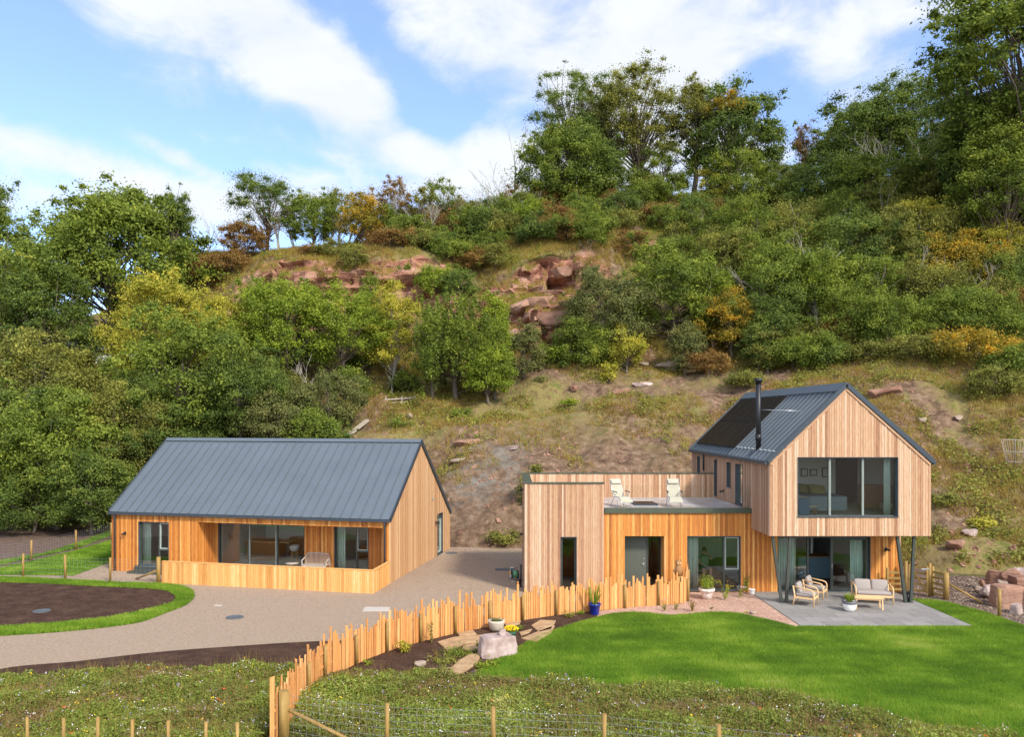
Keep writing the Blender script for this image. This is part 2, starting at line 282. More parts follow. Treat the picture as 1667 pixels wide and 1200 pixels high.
# ---------------------------------------------------------------- terrain
def zp(py,Y): return CH-(py-HY)/FPX*Y
PROF={ # bearing (through photo x) : hill section as (distance Y, height z)
 -900:[(48,-.4),(52,.8),(64,6),(78,14),(92,21),(130,24)],
 -100:[(50,-.4),(53,.8),(62,5),(72,11),(80,13),(92,18),(130,20)],
 160:[(50,-.4),(53,.8),(60,4.5),(68,11),(78,12.5),(92,19),(130,21)],
 320:[(46,-.4),(48,.5),(58,5.5),(68,11.5),(72,14.5),(77,zp(480,77)),(79,zp(425,79)),(88,zp(415,88)),(130,27)],
 440:[(45,-.4),(47,.6),(58,6.2),(66,10.5),(70,13),(71.2,zp(430,71.2)),(74,zp(418,74)),(82,zp(412,82)),(130,27)],
 560:[(44,-.4),(45.5,.5),(56,6.2),(62,zp(640,62)),(68,11.5),(69.5,zp(560,69.5)),(70.6,zp(425,70.6)),(73,zp(408,73)),(82,zp(402,82)),(130,27)],
 680:[(43,-.4),(44.5,.5),(55,6.2),(62,zp(640,62)),(68,zp(590,68)),(69.5,zp(560,69.5)),(70.6,zp(428,70.6)),(74,zp(402,74)),(82,zp(385,82)),(130,29)],
 770:[(42.6,-.4),(44,.5),(54,6.2),(62,zp(640,62)),(68,zp(570,68)),(69,zp(550,69)),(70.5,zp(480,70.5)),(74,zp(420,74)),(78,zp(385,78)),(84,zp(358,84)),(130,31)],
 880:[(42.4,-.4),(44,.5),(53,5.8),(58,zp(655,58)),(64,zp(590,64)),(66,zp(562,66)),(67.5,zp(492,67.5)),(69,zp(482,69)),(70,zp(425,70)),(74,zp(385,74)),(83,zp(345,83)),(130,33)],
 960:[(42.4,-.4),(44,.5),(53,5.8),(58,zp(655,58)),(64,zp(590,64)),(68,zp(520,68)),(69.5,zp(470,69.5)),(71,zp(410,71)),(75,zp(375,75)),(84,zp(332,84)),(130,34)],
 1050:[(42.6,-.4),(44,.5),(54,6.2),(58,zp(650,58)),(63,zp(600,63)),(70,zp(500,70)),(74,zp(430,74)),(75,zp(390,75)),(84,zp(322,84)),(130,35)],
 1200:[(43,-.4),(44,.4),(54,6.4),(58,zp(640,58)),(64,zp(585,64)),(71,zp(500,71)),(78,zp(400,78)),(86,zp(315,86)),(130,36)],
 1310:[(42.6,-.4),(43.4,.3),(50,5.2),(55,zp(640,55)),(61,zp(580,61)),(70,zp(465,70)),(78,zp(385,78)),(87,zp(305,87)),(130,38)],
 1440:[(37.6,-.4),(38.8,.8),(46,5.0),(52,zp(625,52)),(58,zp(570,58)),(68,zp(450,68)),(78,zp(360,78)),(88,zp(290,88)),(130,41)],
 1560:[(35.4,-.4),(37,.7),(40.5,2.6),(46.5,5.4),(52,zp(622,52)),(58,zp(560,58)),(68,zp(450,68)),(78,zp(350,78)),(88,zp(280,88)),(130,43)],
 1700:[(34.4,-.4),(36,.7),(40,2.8),(46,5.6),(52,zp(615,52)),(58,zp(550,58)),(68,zp(440,68)),(78,zp(340,78)),(88,zp(270,88)),(130,44)],
 2600:[(34,-.4),(36,.7),(40,2.8),(46,5.6),(52,10),(58,13.5),(68,20),(78,28),(88,35),(130,45)]}
def build_terrain():
    ks=sorted(PROF); NV=250
    def resample(p):
        p=np.array(p,float); d=np.r_[0,np.cumsum(np.hypot(*np.diff(p,axis=0).T))]; t=np.linspace(0,d[-1],NV)
        t=d[-1]*np.linspace(0,1,NV)**1.08
        return np.c_[np.interp(t,d,p[:,0]),np.interp(t,d,p[:,1])]
    # resample by relative arc between matched ends
    P=np.array([resample(PROF[k]) for k in ks])
    px=np.r_[np.arange(-900,-200,25),np.arange(-200,1900,5.),np.arange(1900,2601,25)]
    Y=np.empty((len(px),NV)); Z=np.empty_like(Y)
    for j in range(NV):
        Y[:,j]=np.interp(px,ks,P[:,j,0]); Z[:,j]=np.interp(px,ks,P[:,j,1])
    ker=np.hanning(9); ker/=ker.sum()
    for A in (Y,Z):
        pad=np.pad(A,((4,4),(0,0)),'edge'); A[:]=sum(ker[i]*pad[i:i+len(px)] for i in range(9))
    X=(px[:,None]-CX)/FPX*Y
    dY=np.gradient(Y,axis=1); dZ=np.gradient(Z,axis=1); steep=dZ/np.maximum(dY,.02)
    cl=np.clip((steep-1.35)/1.6,0,1)
    pad=np.pad(cl,((3,3),(3,3)),'edge'); cl=sum(pad[i:i+cl.shape[0],j:j+cl.shape[1]] for i in range(7) for j in range(7))/49
    cl=np.clip(cl*1.5,0,1)
    edge=np.clip(np.arange(NV)/12.,0,1)[None,:]
    fb=noise.fractal; nn=noise.noise
    x=X.ravel();y=Y.ravel();z=Z.ravel();c=cl.ravel();e=np.broadcast_to(edge,X.shape).ravel()
    V=np.empty((len(x),3)); G=np.empty(len(x)); B=np.empty(len(x))
    for i in range(len(x)):
        a,b,q=x[i],y[i],z[i]
        n1=fb((a*.16,b*.16,q*.16),1.,2.,4); n2=fb((a*.9,b*.9,q*.9),1.,2.,4)
        dz=(n1*.75+n2*.24)*e[i]*(1-.5*c[i])
        dz-=.22*max(0,nn((a*.35,b*.5+q*.4,3.3)))*e[i]
        dy=0.
        if c[i]>.02:
            s=nn((a*.12+7,b*.05,q*1.5+a*.12)); s2=nn((a*.35,3,q*4.2+a*.3)); w1=nn((a*.5,q*.4,0)); blk=(noise.cell(Vector((a*.42+w1*.5,0.3,(q-a*.16)*.75+w1*.4)))-.5)*1.5+(noise.cell(Vector((a*.95+w1*.6,7.3,(q-a*.16)*1.7)))-.5)*.7; pq=CX+FPX*a/b; cg=.45+1.05*math.exp(-((pq-895)/60)**2)
            sl=nn((a*.22+3,0,(q-a*.12)*.95)); ld=(1 if sl>.12 else (-.5 if sl<-.2 else 0)); dy=-(s*1.0+s2*.40+blk*.8*cg+ld*.4)*c[i]
        V[i]=(a,b+dy,q+dz)
        g=fb((a*.11+9,b*.11,q*.11),1.,2.,5); G[i]=g
        B[i]=fb((a*.22+31,b*.22+4,q*.22),1.,2.,4)
    n,m=X.shape; I=np.arange(n*m).reshape(n,m)
    F=np.c_[I[:-1,:-1].ravel(),I[1:,:-1].ravel(),I[1:,1:].ravel(),I[:-1,1:].ravel()]
    # where the talus is bare soil (low band behind the houses), and the grey shale patch beside the big gable
    pxv=(CX+FPX*x/y)
    bare=np.clip((8.2-z-np.abs(pxv-950)*.0055)/3.,0,1)*np.clip((pxv-600)/120,0,1)*np.clip((1480-pxv)/160,0,1)
    bare=np.clip(bare+B*.25*(bare>0.02),0,1)
    grey=np.exp(-(((pxv-790)/85)**2+((z-3.6-(pxv-790)*.012)/2.2)**2))
    me=np_mesh('hillside',V,F,MAT['soil'],smooth=True,attrs={'cliff':c,'bare':bare,'grey':grey,'scrub':G})
    fc=c[F].mean(1); me.data.polygons.foreach_set('use_smooth',fc<.25)
    me['kind']='structure'
    bvh=BVHTree.FromPolygons([tuple(v) for v in V],[tuple(f) for f in F])
    return me,bvh,V
def terrain_mat():
    m=bpy.data.materials.new('hill_ground'); m.use_nodes=True; nt=m.node_tree; N=nt.nodes; L=nt.links; b=N['Principled BSDF']; b.inputs['Roughness'].default_value=1; b.inputs['Specular IOR Level'].default_value=.15
    g=N.new('ShaderNodeNewGeometry'); P=g.outputs['Position']
    def ns(s,sc=(1,1,1),d=7,r=.6):
        mp=N.new('ShaderNodeMapping'); mp.inputs['Scale'].default_value=sc; L.new(P,mp.inputs[0]); t=N.new('ShaderNodeTexNoise'); t.inputs['Scale'].default_value=s; t.inputs['Detail'].default_value=d; t.inputs['Roughness'].default_value=r; L.new(mp.outputs[0],t.inputs['Vector']); return t.outputs[0]
    def ramp(f,st):
        cr=N.new('ShaderNodeValToRGB'); L.new(f,cr.inputs[0]); e=cr.color_ramp.elements
        while len(e)<len(st): e.new(.5)
        for i,(p,c) in enumerate(st): e[i].position=p; e[i].color=(*c,1)
        return cr.outputs[0]
    def mix(f,a,c):
        x=N.new('ShaderNodeMix'); x.data_type='RGBA'; L.new(f,x.inputs['Factor']); L.new(a,x.inputs['A']); L.new(c,x.inputs['B']); return x.outputs['Result']
    def attr(n): a=N.new('ShaderNodeAttribute'); a.attribute_name=n; return a.outputs['Fac']
    def mr(f,a,c,lo=0,hi=1): x=N.new('ShaderNodeMapRange'); x.inputs['From Min'].default_value=a; x.inputs['From Max'].default_value=c; x.inputs['To Min'].default_value=lo; x.inputs['To Max'].default_value=hi; L.new(f,x.inputs[0]); return x.outputs[0]
    def mth(op,a,c):
        x=N.new('ShaderNodeMath'); x.operation=op
        for i,v in enumerate((a,c)):
            if isinstance(v,(int,float)): x.inputs[i].default_value=v
            else: L.new(v,x.inputs[i])
        return x.outputs[0]
    soil=ramp(ns(2.2),[(.3,(.065,.038,.024)),(.45,(.125,.078,.048)),(.58,(.185,.12,.076)),(.75,(.29,.21,.14))])
    grass=ramp(ns(1.3,d=9,r=.7),[(.3,(.06,.05,.018)),(.43,(.15,.115,.042)),(.52,(.21,.165,.062)),(.6,(.12,.125,.03)),(.75,(.11,.14,.028))])
    rockc=ramp(ns(1.,(.4,.4,1.7),10,.66),[(.28,(.10,.045,.03)),(.40,(.24,.105,.066)),(.5,(.37,.18,.12)),(.6,(.46,.27,.19)),(.72,(.33,.22,.18))])
    grey=ramp(ns(3.),[(.35,(.11,.105,.09)),(.65,(.21,.205,.175))])
    f_grass=mth('SUBTRACT',mr(mth('ADD',ns(.35,d=6),mth('MULTIPLY',attr('scrub'),.25)),.40,.56),attr('bare'))
    cl=N.new('ShaderNodeClamp'); L.new(f_grass,cl.inputs[0])
    c=mix(cl.outputs[0],soil,grass)
    c=mix(mr(mth('MULTIPLY',attr('grey'),mr(ns(.9),.3,.6)),.25,.9,0,.75),c,grey)
    c=mix(mr(mth('ADD',attr('cliff'),mth('MULTIPLY',ns(.8),.35)),.38,.58),c,rockc)
    L.new(c,b.inputs['Base Color'])
    bp=N.new('ShaderNodeBump'); bp.inputs['Strength'].default_value=.9; bp.inputs['Distance'].default_value=.12
    h=mth('ADD',ns(5.,(1,1,1),9,.7),mth('MULTIPLY',ns(1.6,(.3,.3,4),9,.65),mth('MULTIPLY',attr('cliff'),3.)))
    L.new(h,bp.inputs['Height']); L.new(bp.outputs[0],b.inputs['Normal']); return m
hill,HB,HV=build_terrain(); hill.data.materials[0]=terrain_mat()
def ground_z(x,y):
    if y>33:
        r=HB.ray_cast(Vector((x,y,120)),Vector((0,0,-1)))
        if r[0] is not None: return max(0.,r[0].z)
    return 0.
def hit(px,py):
    d=Vector(((px-CX)/FPX,1,-(py-HY)/FPX)).normalized(); r=HB.ray_cast(Vector((0,33*0,CH))+d*33,d)
    return r[0].y if r[0] is not None else 60.
def hill_normal(x,y):
    r=HB.ray_cast(Vector((x,y,120)),Vector((0,0,-1)))
    return r[1] if r[0] is not None else Vector((0,0,1))
# ---------------------------------------------------------------- flat ground and what is laid on it
def sheet(name,poly,z,mat,kind='structure'):
    b=MB(); b.poly([(x,y,z) for x,y in poly]); o=b.build(name,MAT[mat]); o['kind']=kind; return o
def smooth(pts,n=6,closed=False):
    P=[Vector(p) for p in pts]; out=[]; m=len(P)
    for i in range(m if closed else m-1):
        g=lambda k:P[k%m] if closed else P[max(0,min(m-1,k))]
        p0,p1,p2,p3=g(i-1),g(i),g(i+1),g(i+2)
        for k in range(n):
            t=k/n; out.append(tuple(.5*((2*p1)+(p2-p0)*t+(2*p0-5*p1+4*p2-p3)*t*t+(3*p1-p0-3*p2+p3)*t**3)))
    if not closed: out.append(tuple(P[-1]))
    return out
sheet('ground',[(-400,-300),(400,-300),(400,600),(-400,600)],0,'field_soil')
lowedge=smooth([(-330,1150),(-150,1128),(0,1090),(120,1078),(250,1063),(380,1053),(510,1045),(620,1042),(760,1030)])
GRAVEL=grn([(-330,935),(-330,1150)])[:1]+grn(lowedge)+grn([(853,1012),(1000,992),(1105,984)])+[(8.0,31.9),(3,31.9),(1.5,40.),(1.6,44.5),(-5,46),(-16,44)]+grn([(180,911),(120,927)])
sheet('driveway',GRAVEL,.004,'gravel')
SOILSTRIP=grn(lowedge[::-1])+grn(smooth([(-330,1175),(-150,1150),(0,1116),(120,1104),(270,1098),(380,1094),(480,1096),(560,1100)]))+grn([(640,1080)])
sheet('soil_strip',[(x,y) for x,y in SOILSTRIP],.008,'soil')
BEDO=smooth([(-300,946),(-150,942),(0,940.5),(180,949.5),(262,952.5),(300,957),(316.6,968),(306,984),(270,999),(228,1014),(168,1023),(90,1030.5),(0,1036.6),(-150,1046),(-300,1056)])
BEDI=smooth([(-300,954),(-150,951),(0,949.5),(180,957),(255,961),(279,967),(286,976),(276,985),(240,995),(168,1009.5),(90,1017),(0,1023),(-150,1030),(-300,1036)])
sheet('turf_edging',grn(BEDO),.012,'turf_base'); sheet('round_soil_bed',grn(BEDI),.03,'soil')
LAWNL=[(-200,940),(-200,929),(0,925),(60,912),(125,897),(180,880),(183,915),(120,938),(0,937)]
sheet('left_lawn',grn(LAWNL),.012,'turf_base')
LAWNT=[(-200,932),(-200,916),(0,917),(70,903),(130,884),(181,865),(181,872),(130,893),(60,908),(0,920.5)]
sheet('turf_strip',grn([(-200,916),(0,915),(70,903),(130,884),(181,865),(181,873),(130,892),(60,908),(0,921)]),.008,'turf_base')
LTOP=smooth([(773,1098),(798,1082),(825,1066),(874,1039),(925,1020),(960,1010),(1000,1000),(1045,998.4),(1090,1003),(1126,1001),(1158,998),(1198,999.3),(1234,1006.5),(1270,1014.6),(1294,1022)],4)
LRIGHT=smooth([(1492,977),(1516,978),(1542,982),(1567,988.5),(1603,998),(1644,1012),(1680,1024),(1800,1062)],4)
LBOT=smooth([(1800,1260),(1667,1208),(1590,1197),(1475,1178),(1360,1154),(1295,1140),(1199,1131),(1038,1122),(900,1115),(770,1107)],4)
BEDG=grn([(478,1165),(494,1142),(524,1108),(559,1092),(601,1073),(647,1056),(689,1044.5),(744,1031.5),(799,1020.5),(851,1010.5),(919,1000.5),(985,994),(1018,990.5),(1060,1010)])+grn([(900,1050),(790,1112),(700,1150),(560,1190)])
sheet('garden_bed',BEDG,.010,'soil')
sheet('pink_gravel_bed',grn([(968,1020),(975,996),(1018,990.5),(1110,984.5),(1119,979)])+[(7.85,32.1),(10.34,32.1),(10.34,26.5)]+grn([(1200,1040),(1000,1040)]),.014,'pink_gravel')
LAWN=grn(LTOP)+[(10.4,26.82),(16.15,26.82),(16.2,30.9)]+grn(LRIGHT)+grn(LBOT)
sheet('lawn',LAWN,.020,'turf_base')
MEADL=grn(smooth([(-330,1170),(-150,1146),(0,1112),(120,1100),(270,1095),(380,1091),(470,1093),(540,1100)]))+grn([(478,1165)])
MEADR=grn([(490,1150),(533,1103),(559,1095),(614,1098),(695,1098),(765,1108)])+grn(LBOT[::-1])
sheet('meadow_ground',MEADL+MEADR+[(45,14),(45,-6),(-45,-6),(-45,14)],.006,'meadow_base')
sheet('rough_ground',[(19,-6),(90,-6),(90,36),(19.5,36)],.003,'meadow_base')
sheet('stony_ground',grn([(1480,975),(1500,940),(1560,938),(1760,950),(1800,1062),(1680,1024),(1603,998),(1542,982)]),.009,'field_soil')
# ---------------------------------------------------------------- scattered ground cover
def inpoly(P,X,Y):
    P=np.array(P); x1,y1=P[:,0],P[:,1]; x2,y2=np.roll(x1,-1),np.roll(y1,-1); c=np.zeros(len(X),bool)
    for a,b,d,e in zip(x1,y1,x2,y2):
        if b==e: continue
        t=((b>Y)!=(e>Y))&(X<(d-a)*(Y-b)/(e-b)+a); c^=t
    return c
RG=np.random.default_rng(11)
def scatter(poly,n,near=True):
    P=np.array(poly); lo=P.min(0); hi=P.max(0); out=[]
    while sum(map(len,out))<n:
        X=RG.uniform(lo[0],hi[0],n*2); Y=RG.uniform(lo[1],hi[1],n*2); k=inpoly(P,X,Y)&(np.abs(X/np.maximum(Y,1))<.78)
        if near: k&=RG.uniform(0,1,len(X))<np.clip((24/np.maximum(Y,8))**1.2,0,1)
        out.append(np.c_[X[k],Y[k]])
    return np.concatenate(out)[:n]
def vnoise(X,Y,s,seed=0.): return np.array([noise.noise((a*s+seed,b*s,seed)) for a,b in zip(X,Y)])
def blades(name,XY,Z,h,w,mat,rnd,lean=.5,label=None,cat=None,parent=None):
    n=len(XY); a=RG.uniform(0,2*np.pi,n); wv=np.c_[np.cos(a),np.sin(a),np.zeros(n)]*(w/2)[:,None]
    b=RG.uniform(0,2*np.pi,n); base=np.c_[XY,Z]; tip=base+np.c_[np.cos(b)*h*lean*RG.uniform(.2,1,n),np.sin(b)*h*lean*RG.uniform(.2,1,n),h]
    V=np.stack([base-wv,base+wv,tip],1).reshape(-1,3); F=np.arange(3*n).reshape(n,3)
    o=np_mesh(name,V,F,MAT[mat],rnd,parent)
    if label: tag(o,label,cat or 'grass',kind='stuff')
    return o
def turf(name,poly,n,label,hh=(.035,.075),z=.02,wf=.012):
    XY=scatter(poly,n); v=vnoise(XY[:,0],XY[:,1],.5)*.9+vnoise(XY[:,0],XY[:,1],1.7,5)*.5+vnoise(XY[:,0]*.3,XY[:,1],3.,8)*.35
    h=RG.uniform(*hh,n)*(1+.35*v); w=np.full(n,wf)*(XY[:,1]/22)
    blades(name,XY,np.full(n,z),h,w,'grass_blade',np.clip(.45+.62*v+.4*vnoise(XY[:,0]*.25,XY[:,1]*1.,1.3,15)+RG.normal(0,.15,n),0,1),.9,label)
turf('lawn_grass',LAWN,420000,'bright green mown grass of the big lawn in front of the paved terrace')
turf('edging_grass',grn(BEDO)+grn(BEDI)[::-1],60000,'thick green turf strip edging the round brown soil bed',(.05,.13),.012,.02)
turf('left_lawn_grass',grn(LAWNL),26000,'green lawn grass left of the dark roofed cabin behind the wire fence',(.04,.08),.012,.02)
turf('turf_strip_grass',grn([(-200,916),(0,915),(70,903),(130,884),(181,865),(181,873),(130,892),(60,908),(0,921)]),12000,'narrow green grass strip below the bare field at the far left',(.06,.14),.008,.03)
def leafquads(name,C,Nn,size,rnd,mat,asp=.55,parent=None,label=None,cat=None,kind=None):
    n=len(C); Nn=Nn/np.linalg.norm(Nn,axis=1,keepdims=True); r=RG.normal(size=(n,3)); t=np.cross(Nn,r); t/=np.linalg.norm(t,axis=1,keepdims=True)+1e-9; b=np.cross(Nn,t)
    s=size[:,None]; V=np.stack([C-t*s,C+b*s*asp,C+t*s*.9,C-b*s*asp],1).reshape(-1,3)
    o=np_mesh(name,V,np.arange(4*n).reshape(n,4),MAT[mat],rnd,parent)
    if label: tag(o,label,cat,kind=kind)
    return o
def meadow(name,poly,n,label):
    XY=scatter(poly,n); X,Y=XY.T; v=vnoise(X,Y,.8)+.6*vnoise(X,Y,2.6,3); v2=vnoise(X,Y,.35,9)
    hh=.08+.24*np.clip(v+.4,0,1.4); z=.006+hh*RG.uniform(0,1,n)**.7; C=np.c_[X,Y,z]; C[:,:2]+=RG.normal(0,.02,(n,2))
    Nn=RG.normal(0,.75,(n,3))+np.array([0,-.15,.9]); q=.57+.28*v+.45*v2+RG.normal(0,.17,n)
    o=leafquads(name,C,Nn,RG.uniform(.018,.05,n),np.clip(q,0,1),'weed_mix',.5,label=label,cat='wildflowers',kind='stuff')
    k=n//5; i=RG.integers(0,n,k); blades(name+'_stem',XY[i],np.zeros(k),hh[i]*RG.uniform(.8,1.5,k)*np.where(RG.uniform(0,1,k)<.12,1.9,1),np.full(k,.012),'dry_grass',RG.uniform(0,1,k),.5,parent=o)
    for mat,dn,sz in (('petal_white',.0014,.020),('petal_pink',.0009,.018),('petal_yellow',.0005,.02),('petal_red',.0001,.028),('petal_violet',.0004,.018)):
        k=max(6,int(n*dn)); i=RG.integers(0,n,k*3); i=i[vnoise(X[i],Y[i],1.1,{'petal_white':2,'petal_pink':40,'petal_yellow':60,'petal_red':80,'petal_violet':100}[mat])>.05][:k]; k=len(i)
        Cc=np.repeat(C[i],3,0); Cc[:,2]=np.repeat(hh[i],3)+RG.uniform(0,.07,3*k); Cc[:,:2]+=RG.normal(0,.035,(3*k,2))
        leafquads(name+'_flower',Cc,RG.normal(0,.5,(3*k,3))+np.array([0,0,1]),RG.uniform(.5,1,3*k)*sz,RG.uniform(0,1,3*k),mat,.9,parent=o)
meadow('left_wildflowers',MEADL+[(-5.6,14.8),(-16,14)],190000,'low wildflower meadow with white and pink flowers in front of the driveway')
meadow('right_wildflowers',MEADR+[(22,14.6),(-4.2,14.6)],230000,'low wildflower meadow between the picket fence and the big lawn')
def hillscrub():
    # grass tufts growing on the open slope
    n=210000; px=RG.uniform(-40,1720,n); u=RG.uniform(0,1,n); y=36+u*50; x=(px-CX)/FPX*y
    D=vnoise(x,y,.16,2)+.5*vnoise(x,y,.55,7); Z=np.empty(n); ok=np.zeros(n,bool)
    for i in range(n):
        if D[i]<-.28: continue
        r=HB.ray_cast(Vector((x[i],y[i],120)),Vector((0,0,-1)))
        if r[0] is None or r[0].z<.15 or r[1].z<.35: continue
        z=r[0].z; lowbare=(z<7.5-abs(px[i]-950)*.005) and 620<px[i]<1400
        if lowbare and (D[i]<.12 or RG.uniform()<.72): continue
        if y[i]<42.8 and px[i]<1390: continue
        Z[i]=z; ok[i]=True
    x,y,Z,D=x[ok],y[ok],Z[ok],D[ok]; n=len(x)
    k=5; X=np.repeat(x,k)+RG.normal(0,.10,n*k); Y=np.repeat(y,k)+RG.normal(0,.10,n*k); ZZ=np.repeat(Z,k)-.08
    q=np.repeat(.35+.55*vnoise(x,y,.3,12)+.35*vnoise(x,y,1.2,20)+RG.normal(0,.16,n),k)+RG.normal(0,.06,n*k)
    blades('dry_grass',np.c_[X,Y],ZZ,RG.uniform(.12,.42,n*k)*np.repeat((.7+.6*np.clip(D+.3,0,1))*np.where(y>65,1.7,1.),k),np.full(n*k,.045),'dry_grass',np.clip(q,0,1),.8,'straw and olive coloured tufts of grass growing over the open hillside')
    # low weeds
    m=46000; i=RG.integers(0,n,m); w=vnoise(x[i],y[i],.5,33)>-.02; i=i[w]; k=7
    C=np.repeat(np.c_[x[i],y[i],Z[i]+.12],k,0)+RG.normal(0,.16,(len(i)*k,3)); 
    leafquads('hillside_weeds',C,RG.normal(0,.6,(len(C),3))+np.array([0,-.3,.8]),RG.uniform(.05,.11,len(C)),np.clip(np.repeat(RG.uniform(.2,.9,len(i)),k)+RG.normal(0,.1,len(C)),0,1),'leaf_olive',.6,label='low leafy green weeds spread over the hillside',cat='weeds',kind='stuff')
    # loose stones
    m=2000; px=RG.uniform(560,1700,m); y=36+30*RG.uniform(0,1,m)**1.2; x=(px-CX)/FPX*y; b=MB()
    for a,c in zip(x,y):
        if c<42.8 and CX+FPX*a/c<1390: continue
        z=ground_z(a,c)
        if z<.1: continue
        s=abs(random.gauss(0,.07))+.035; p=[]
        for j in range(6): p.append(b.V((a+s*random.uniform(.6,1.2)*math.cos(j*1.05),c+s*random.uniform(.6,1.2)*math.sin(j*1.05),z-.05)))
        t=[b.V((a+s*random.uniform(.3,.8)*math.cos(j*1.57),c+s*random.uniform(.3,.8)*math.sin(j*1.57),z+s*random.uniform(.3,.9))) for j in range(4)]
        r=random.random(); b.face(t,r)
        for j in range(6):
            ti=t[(j*4//6)%4]; b.face((p[j],p[(j+1)%6],ti),r)
            if ((j+1)*4//6)%4!=(j*4//6)%4: b.face((p[(j+1)%6],t[((j+1)*4//6)%4],ti),r)
    o=b.build('loose_stones',MAT['rock_red']); tag(o,'small loose stones scattered over the bare slope','stones',kind='stuff')
random.seed(4); hillscrub()
def pebbles(name,poly,n,label,mat='pebble',z=.010,s0=.006,s1=.013):
    XY=scatter(poly,n); C=np.c_[XY,np.full(n,z)]; leafquads(name,C,RG.normal(0,.45,(n,3))+np.array([0,0,.8]),RG.uniform(s0,s1,n)*(XY[:,1]/26),np.clip(RG.beta(2,2,n)+.18*vnoise(XY[:,0]*.5,XY[:,1],.6,3),0,1),mat,.8,label=label,cat='gravel',kind='stuff')
pebbles('drive_gravel',GRAVEL,170000,'loose buff gravel covering the drive between the two houses')
pebbles('stony_gravel',grn([(1480,975),(1500,940),(1560,938),(1760,950),(1800,1062),(1680,1024),(1603,998),(1542,982)]),9000,'loose brown stones beside the field gate',s0=.012,s1=.04)
pebbles('pink_pebbles',grn([(968,1020),(975,996),(1018,990.5),(1110,984.5),(1119,979)])+[(7.85,32.1),(10.34,32.1),(10.34,26.5)]+grn([(1200,1040),(1000,1040)]),14000,'loose pink gravel under the ground floor window',z=.018,s0=.008,s1=.016)
# ---------------------------------------------------------------- building kit
def clad_wall(parent,O,u,n,w,zb,topf,holes,mat,th=.22,breaks=(),bw=.092,seed=0,inner='plaster',name='wall'):
    rg=random.Random(seed); O=Vector(O);u=Vector(u).normalized();n=Vector(n).normalized()
    P=lambda a,z,d: O+u*a+n*d+Vector((0,0,z))
    b=MB(); e=0.; edges=sorted({0.,w,*[h[0] for h in holes],*[h[1] for h in holes],*breaks}|set()); edges=[x for x in edges if 0<=x<=w]
    hx=sorted({x for h in holes for x in h[:2]}|set(breaks))
    while e<w-.005:
        bb=bw*rg.choice((.8,1.,1.,1.15)); f=min(w,e+bb); 
        if w-f<.04: f=w
        r=min(1,max(0,rg.gauss(.5,.33))); t=rg.uniform(.018,.032)
        cuts=[e+.005]+[x for x in hx if e+.005<x<f-.003]+[f-.004]
        for a,c in zip(cuts,cuts[1:]):
            if c-a<.004: continue
            mid=(a+c)/2; hs=sorted([(h[2],h[3]) for h in holes if h[0]-1e-6<=mid<=h[1]+1e-6]); z0=zb; seg=[]
            for p,q in hs:
                if p>z0+.01: seg.append((z0,p,p))
                z0=max(z0,q)
            ta,tc=topf(a),topf(c)
            if min(ta,tc)>z0+.005: seg.append((z0,ta,tc))
            for s0,s1,s2 in seg: b.hexa([P(a,s0,0),P(c,s0,0),P(c,s0,t),P(a,s0,t)],[P(a,s1,0),P(c,s2,0),P(c,s2,t),P(a,s1,t)],r)
        e=f
    o=b.build(name,MAT[mat],parent)
    k=MB()
    for a,c in zip(edges,edges[1:]):
        if c-a<.002: continue
        mid=(a+c)/2; hs=sorted([(h[2],h[3]) for h in holes if h[0]-1e-6<=mid<=h[1]+1e-6]); z0=zb
        seg=[]
        for p,q in hs:
            if p>z0+.01: seg.append((z0,p,p))
            z0=max(z0,q)
        ta,tc=topf(a)-.004,topf(c)-.004
        if min(ta,tc)>z0+.005: seg.append((z0,ta,tc))
        for s0,s1,s2 in seg: k.hexa([P(a,s0,-.004),P(c,s0,-.004),P(c,s0,-th),P(a,s0,-th)],[P(a,s1,-.004),P(c,s2,-.004),P(c,s2,-th),P(a,s1,-th)])
    k.build('wall_core',MAT[inner],parent)
    return o
